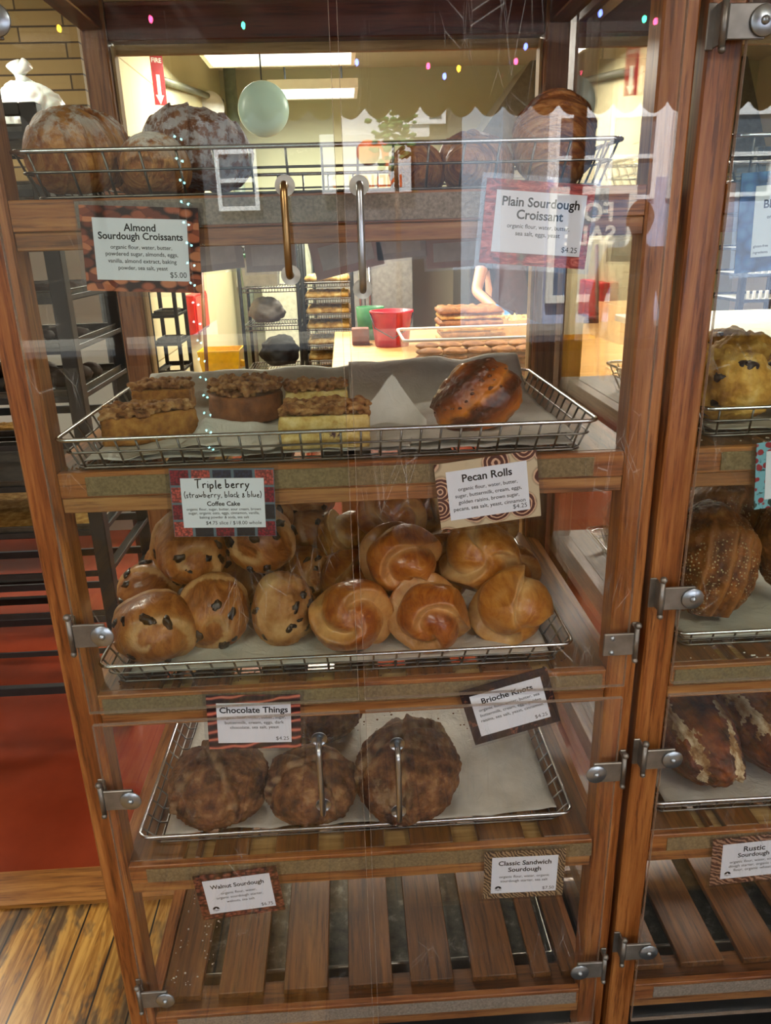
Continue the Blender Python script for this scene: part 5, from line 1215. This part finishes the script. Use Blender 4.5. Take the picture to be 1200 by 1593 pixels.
def head(mb, c, yaw, r=.1):
    # ovoid skull with brow, nose, mouth, chin and ears, facing -Y before yaw
    b = ico(4); rot = Matrix.Rotation(yaw, 4, 'Z')
    for v in b.verts:
        d = v.co.normalized(); p = Vector((d.x * .078, d.y * .096, d.z * .118))
        if d.z < -.1: p.x *= 1 + .28 * d.z; p.y = p.y * (1 + .12 * d.z) - .012 * max(0, -d.z)
        if d.y < -.3:
            p.y -= .022 * math.exp(-((d.x / .16) ** 2 + ((d.z + .12) / .2) ** 2))               # nose
            for sx in (-1, 1): p.y += .012 * math.exp(-(((d.x - sx * .36) / .16) ** 2 + ((d.z - .08) / .13) ** 2))   # eye sockets
            p.y -= .006 * math.exp(-((d.x / .3) ** 2 + ((d.z + .5) / .07) ** 2))                # lips
            p.y += .004 * math.exp(-((d.x / .3) ** 2 + ((d.z + .57) / .03) ** 2))
            p.y -= .008 * math.exp(-((d.x / .25) ** 2 + ((d.z + .85) / .15) ** 2))              # chin
        v.co = (rot @ p) + Vector(c)
    mb.bm(b, 0, True)
    for sx in (-1, 1): mb.sphere(Vector(c) + rot @ Vector((sx * .078, .01, -.005)), .03, 2, 0, (.4, .7, 1))
    return rot
def hand_bits(joints, edges, w, direction, side, curl=.3, r=.0085):
    # five short chains from the wrist vertex w: palm root, two knuckle bends each; thumb leaves the side of the palm
    base = Vector(joints[w][:3]); f = Vector(direction).normalized(); s = Vector(side).normalized(); dn = f.cross(s).normalized()
    if dn.z > 0: dn = -dn
    palm = len(joints); joints.append(tuple(base + f * .055) + (.034, .02)); edges.append((w, palm))
    for k, (off, ln) in enumerate(((-.03, .07), (-.01, .08), (.01, .076), (.03, .06))):
        a = len(joints); p0 = base + f * .085 + s * off; p1 = p0 + f * ln * .5 + dn * ln * curl * .35; p2 = p1 + f * ln * .38 + dn * ln * curl * .8
        joints += [tuple(p0) + (r + .002,), tuple(p1) + (r,), tuple(p2) + (r * .85,)]; edges += [(palm, a), (a, a + 1), (a + 1, a + 2)]
    a = len(joints); p0 = base + f * .035 + s * .038; p1 = p0 + f * .035 + s * .022 + dn * .01; p2 = p1 + f * .03 + s * .004 + dn * .015
    joints += [tuple(p0) + (r + .003,), tuple(p1) + (r,), tuple(p2) + (r * .85,)]; edges += [(palm, a), (a, a + 1), (a + 1, a + 2)]
def person(loc, yaw, label, pose, shirt, trousers, hat=None, apron=None, glove=None, tattoo=None, headpos=(0, -.03, 1.62)):
    root = tag(empty('person', loc, (0, 0, yaw)), label, 'person')
    J = [(0, 0, .95, .13, .10), (0, .0, 1.15, .125, .095), (0, -.01, 1.35, .15, .1), (0, -.01, 1.45, .07, .07), (headpos[0] * .8, headpos[1] * .7, headpos[2] - .1, .05, .05), (headpos[0], headpos[1] + .01, headpos[2], .05, .06)]
    E_ = [(0, 1), (1, 2), (2, 3), (3, 4), (4, 5)]
    for side in (-1, 1):
        sh = len(J); el, wr = pose[side]
        J += [(side * .17, -.005, 1.405, .058), tuple(el) + (.043,), tuple(((Vector(el) + Vector(wr)) / 2)) + (.039,), tuple(wr) + (.027,)]; E_ += [(2, sh), (sh, sh + 1), (sh + 1, sh + 2), (sh + 2, sh + 3)]
        f = (Vector(wr) - Vector(el)).normalized(); sd = Vector((-side, 0, 0)); sd = (sd - f * sd.dot(f)).normalized(); hand_bits(J, E_, sh + 3, f, sd)
        hp = len(J); J += [(side * .09, 0, .86, .085), (side * .1, -.01, .48, .06), (side * .1, .01, .27, .055), (side * .1, .02, .09, .038), (side * .105, -.06, .05, .04, .035), (side * .11, -.16, .035, .038, .028)]; E_ += [(0, hp), (hp, hp + 1), (hp + 1, hp + 2), (hp + 2, hp + 3), (hp + 3, hp + 4), (hp + 4, hp + 5)]
    body = skinned('body', J, E_, skin_m, root)
    hm = MB(); rot = head(hm, headpos, 0)
    # join head into the body mesh so that it stays one figure
    b = bmesh.new(); b.from_mesh(body.data); tm = bpy.data.meshes.new('t'); tm.from_pydata(hm.v, [], hm.f); b.from_mesh(tm); b.to_mesh(body.data); b.free(); bpy.data.meshes.remove(tm)
    for p in body.data.polygons: p.use_smooth = True
    e = MB()
    for sx in (-1, 1): e.sphere(Vector(headpos) + Vector((sx * .03, -.082, .008)), .0115, 2)
    e.build('eyes', plain('eye_dark', '#201812', .2), root)
    hr = MB(); b = ico(4)
    for v in b.verts:
        d = v.co.normalized(); v.co = Vector(headpos) + Vector((d.x * .086, d.y * .104 + .006, max(d.z * .126, -.02 if d.y > -.2 else .035) + .004))
    hr.bm(b, 0, True); hr.build('beanie' if hat else 'hair', hat or hair_m, root)
    # clothing: shirt over torso and upper arms, trousers over the legs, shoes
    T = [(0, 0, .93, .145, .115), (0, 0, 1.15, .138, .108), (0, -.01, 1.35, .165, .112), (0, -.01, 1.47, .085, .085)]; TE = [(0, 1), (1, 2), (2, 3)]
    for side in (-1, 1):
        el, wr = pose[side]; s0 = Vector((side * .17, -.005, 1.405)); a = len(T); q = s0.lerp(Vector(el), .55) if tattoo else Vector(el).lerp(Vector(wr), .85)
        T += [tuple(s0) + (.072,), tuple(s0.lerp(Vector(el), .5)) + (.062,)] + ([] if tattoo else [tuple(el) + (.056,), tuple(q) + (.042,)]); TE += [(2, a), (a, a + 1)] + ([] if tattoo else [(a + 1, a + 2), (a + 2, a + 3)])
    skinned('shirt', T, TE, shirt, root)
    L = [(0, 0, .97, .14, .112)]; LE = []
    for side in (-1, 1):
        a = len(L); L += [(side * .09, 0, .86, .1), (side * .1, -.01, .48, .076), (side * .1, .015, .1, .06)]; LE += [(0, a), (a, a + 1), (a + 1, a + 2)]
    skinned('trousers', L, LE, trousers, root)
    for side in (-1, 1): MB().sphere((side * .108, -.06, .045), .05, 3, 0, (1, 2.6, .85)).build('shoe', black_pl, root)
    if apron:
        m = MB(); vs = []; n = 12
        for j in range(n + 1):
            z = .62 + (1.36 - .62) * j / n; w = .15 if z < 1.1 else .15 - (z - 1.1) * .18
            for i in range(9): u = i / 4 - 1; vs.append((u * w, -.155 + .05 * u * u, z))
        m.add(vs, [(j * 9 + i, j * 9 + i + 1, (j + 1) * 9 + i + 1, (j + 1) * 9 + i) for j in range(n) for i in range(8)], 0, True); a = m.build('apron', apron, root); s = a.modifiers.new('t', 'SOLIDIFY'); s.thickness = .006
    if glove:
        for side in (-1, 1):
            el, wr = map(Vector, pose[side]); f = (wr - el).normalized(); sd = Vector((-side, 0, 0)); sd = (sd - f * sd.dot(f)).normalized()
            G = [tuple(wr - f * .05) + (.035,), tuple(wr) + (.032,)]; GE = [(0, 1)]; hand_bits(G, GE, 1, f, sd, r=.0102); skinned('glove', G, GE, glove, root, root=1)
    if tattoo:
        el, wr = map(Vector, pose[-1]); f = (wr - el).normalized(); m = MB(); up = f.orthogonal().normalized(); bi = f.cross(up)
        for k in range(3):
            pts = []
            for q in range(22):
                a = q / 21 * 6.28; t = .3 + k * .18 + .07 * math.sin(a); an = 1.2 * math.cos(a) + 2.2; rr = .044 - .010 * t; pts.append(el.lerp(wr, t) + (up * math.cos(an) + bi * math.sin(an)) * rr)
            m.tube(pts, .0025, 6, 0, True)
        m.build('tattoo', tattoo, root)
    return root
# baker leaning at the table, facing the viewer; his right arm is on the picture's left
person((1.25, 5.12, 0), R(8), 'person in a dark brown shirt and apron with blue gloves, leaning at the work table', {-1: ((-.30, -.20, 1.14), (-.24, -.52, 1.03)), 1: ((.30, -.16, 1.14), (.2, -.46, 1.02))},
       plain('brown_tee', '#3a2624', .9), plain('dark_trousers', '#22232a', .9), None, plain('brown_apron', '#4a3230', .9), plain('blue_glove', '#5f93c4', .4), plain('tattoo_ink', '#3d3a40', .6), headpos=(0, -.1, 1.6))
person((1.95, -4.3, -.02), R(180), 'person in a brown beanie and dark jacket on the pavement, seen only as a reflection', {-1: ((-.24, .03, 1.12), (-.26, -.05, .86)), 1: ((.24, .03, 1.12), (.26, -.05, .86))},
       plain('dark_jacket', '#2b2d36', .9), plain('jeans', '#2c3a55', .9), plain('brown_knit', '#8d5c3c', .95))

# ================================================================== STREET OUTSIDE THE SHOPFRONT (seen in the reflections)
slab('pavement', (-9, -7, -.2), (9, -3.15, -.02), plaster('concrete', '#7d7a74', .85))
slab('road', (-14, -12, -.25), (14, -7, -.1), plaster('asphalt', '#434346', .9))
slab('pavement.001', (-14, -13, -.2), (14, -12, -.02), plaster('far_concrete', '#8a867e', .85))
whw = plaster('white_siding', '#e9e9ea', .7); blu = plaster('pale_blue_siding', '#a9b6d2', .7)
def house(x0, x1, y, h, mat, label, wins, wall2=None, roof=True):
    root = tag(empty('house', ((x0 + x1) / 2, y, -.02)), label, 'building', 'houses across the street'); hw = (x1 - x0) / 2
    MB().box((-hw, -4, 0), (hw, 0, h), .0).build('facade', mat, root)
    if wall2: MB().box((-hw + .01, .001, 0), (hw - .01, .05, 2.4), .0).build('ground_floor', wall2, root)
    MB().box((-hw - .15, -4.1, h + .001), (hw + .15, .2, h + .25), .02).build('cornice', white_pl, root)
    fr = plain('window_trim_white', '#f2f4f6', .5); gl = plain('dark_window_glass', '#52606e', .08, 0, .8)
    for (wx, wz, ww, wh) in wins:
        wx -= (x0 + x1) / 2; m = MB()
        for a, b in (((wx - ww / 2 - .07, wz - wh / 2 - .07), (wx - ww / 2, wz + wh / 2 + .07)), ((wx + ww / 2, wz - wh / 2 - .07), (wx + ww / 2 + .07, wz + wh / 2 + .07)), ((wx - ww / 2, wz + wh / 2), (wx + ww / 2, wz + wh / 2 + .07)), ((wx - ww / 2, wz - wh / 2 - .07), (wx + ww / 2, wz - wh / 2)), ((wx - ww / 2, wz - .035), (wx + ww / 2, wz + .035))): m.box((a[0], .051, a[1]), (b[0], .11, b[1]), .004)
        w = m.build('window', fr, root); MB().box((wx - ww / 2, .052, wz - wh / 2), (wx + ww / 2, .06, wz + wh / 2), 0).build('pane', gl, w)
    return root
house(3.52, 7.7, -13, 5.2, whw, 'white house with tall sash windows over a pale blue ground floor', [(4.0, 2.72, .62, 1.2), (4.95, 2.72, .7, 1.2), (6.0, 2.72, .7, 1.2), (7.0, 2.72, .7, 1.2)], blu)
house(-2.3, 2.05, -13, 5.6, plaster('slate_siding', '#4d5056', .8), 'slate grey shop building with an orange sign, next to the white house', [(-1.72, 2.5, .55, .8), (1.3, 3.9, .8, 1.1)])
house(-9, -2.75, -13, 6.2, plaster('umber_siding', '#3b3630', .8), 'tall dark brown building at the far end of the street view', [(-7.4, 4.4, .9, 1.5), (-5.8, 4.4, .9, 1.5)])
house(8.1, 13, -13, 5.8, plaster('pink_siding', '#8f7a74', .7), 'pinkish building right of the white house across the street', [(8.8, 3.3, .8, 1.6), (10.2, 3.3, .8, 1.6)])
MB().box((-.05 + .125, .001, 3.1), (1.5 + .125, .07, 5.5), 0).build('white_sky_panel', whw, bpy.data.objects['house.001'])  # white panel added for the bright sky gap reflected in the doors
# orange shop sign across the street
sg = tag(MB().box((-.75, 0, -.45), (.75, .05, .45), .01).build('shop_sign', whw, None, (.43, -12.86, 2.68)), 'white shop sign with orange lettering across the street', 'sign')
orange = plain('orange_paint', '#f0641e', .5); m = MB(); q = MB()
add_text(q, 'INDIAN C', -.02, -.36, width=1.15, bold=.03); add_text(q, 'r', -.26, -.02, size=.75, bold=.03); m.add([(-a, .054, c) for a, _, c in q.v], q.f); m.lathe([(0, .052), (.19, .052), (.19, .06), (0, .06)], 28, axis='Y', c=(.04, 0, .17)); m.build('lettering', orange, sg)
fs_ = tag(empty('shop_window_sign', (4.28, -12.87, 1.3)), 'framed white sign window on the pale blue ground floor, partly lettered', 'sign'); m = MB()
for a, b in (((-.75, -.95), (-.62, .95)), ((.62, -.95), (.75, .95)), ((-.62, .82), (.62, .95)), ((-.62, -.95), (.62, -.82))): m.box((a[0], 0, a[1]), (b[0], .08, b[1]), .004)
m.build('frame', white_pl, fs_); MB().box((-.62, .0, -.82), (.62, .01, .82), 0).build('pane', plain('sign_pane', '#5f7690', .1), fs_); q = MB(); add_text(q, 'FOR', 0, .4, width=.8, bold=.03); add_text(q, 'SALE', 0, .02, width=.9, bold=.03); m = MB(); m.add([(-a, .014, c) for a, _, c in q.v], q.f); m.build('lettering', white_pl, fs_)
# scalloped awning over the shop window
aw = tag(empty('awning', (.6, -3.2, 2.15)), 'grey-beige scalloped awning over the shop window', 'awning'); m = MB(); n = 470; vs = []
for i in range(n + 1):
    x = -2.5 + 5.9 * i / n; sc = abs(math.sin(math.pi * (x) / .152)) ** .7
    vs += [(x, -.45, .06 - .06 * sc), (x, -.45, .2), (x, -.02, .42)]
m.add(vs, [(i * 3, i * 3 + 3, i * 3 + 4, i * 3 + 1) for i in range(n)] + [(i * 3 + 1, i * 3 + 4, i * 3 + 5, i * 3 + 2) for i in range(n)]); a = m.build('canvas', plain('awning_canvas', '#8f897c', .9), aw); s = a.modifiers.new('t', 'SOLIDIFY'); s.thickness = .004
# car and street tree
tr = tag(empty('street_tree', (.64, -8.6, -.1)), 'small street tree in front of the light grey building', 'tree'); MB().tube([(0, 0, 0), (.02, 0, 1.4), (0, .01, 2.7)], [.045, .035, .02], 10).build('trunk', plain('bark', '#5a4636', .9), tr)
b = MB(); rr_ = random.Random(3)
for _ in range(120):
    p = Vector((rr_.gauss(0, .12), rr_.gauss(0, .14), 2.75 + rr_.gauss(0, .17))); b.sphere(p, rr_.uniform(.03, .06), 1, 0, (1, 1, .6))
b.build('foliage', plain('leaf_green', '#5d8a4a', .8, vary=.3), tr)
# window light strings
LEDC = {'b': (.1, .15, 1, 1), 'r': (1, .05, .15, 1), 'o': (1, .45, .02, 1), 'g': (.05, 1, .4, 1)}
ls = tag(empty('string_lights', (0, -2.95, 2.4)), 'string of small coloured lights along the top of the shop window', 'string lights'); MB().tube([(x * .1, 0, -.03 + .06 * math.sin(x * .35)) for x in range(-25, 40)], .003, 6).build('cable', black_pl, ls)
LM = {k: emis('led_' + k, c, 60) for k, c in LEDC.items()}
for k, (x, z, c) in enumerate(((.095, -.1, 'b'), (.418, -.12, 'r'), (.492, -.162, 'b'), (.557, -.132, 'o'), (.861, -.05, 'b'), (.818, -.108, 'r'), (1.194, .075, 'b'), (1.397, .05, 'g'), (1.449, .04, 'r'), (2.2, -.08, 'b'), (-.4, .05, 'g'), (-.8, .08, 'r'), (-1.2, .05, 'o'))):
    MB().sphere((x, .008, z - .012), .009, 2, 0, (1, 1, 1.6)).build('bulb', LM[c], ls)
vs_ = tag(empty('light_strand', (-.74, -2.95, .5)), 'vertical strand of cool white lights hanging in the shop window', 'string lights'); MB().cyl((0, 0, 0), (0, 0, 2.0), .003, 6).build('cable', white_pl, vs_); cw = emis('led_cool', (.35, .95, 1, 1), 22)
bl = MB().sphere((0, 0, 0), .0055, 2).build('bulb', cw, vs_)
for k in range(34):
    o = bl if k == 0 else put('bulb', bl.data, vs_); o.location = (.012 * (-1) ** k + .004 * math.sin(k * 2.), .009, .02 + (k // 2) * .092 + .012 * (k % 2))
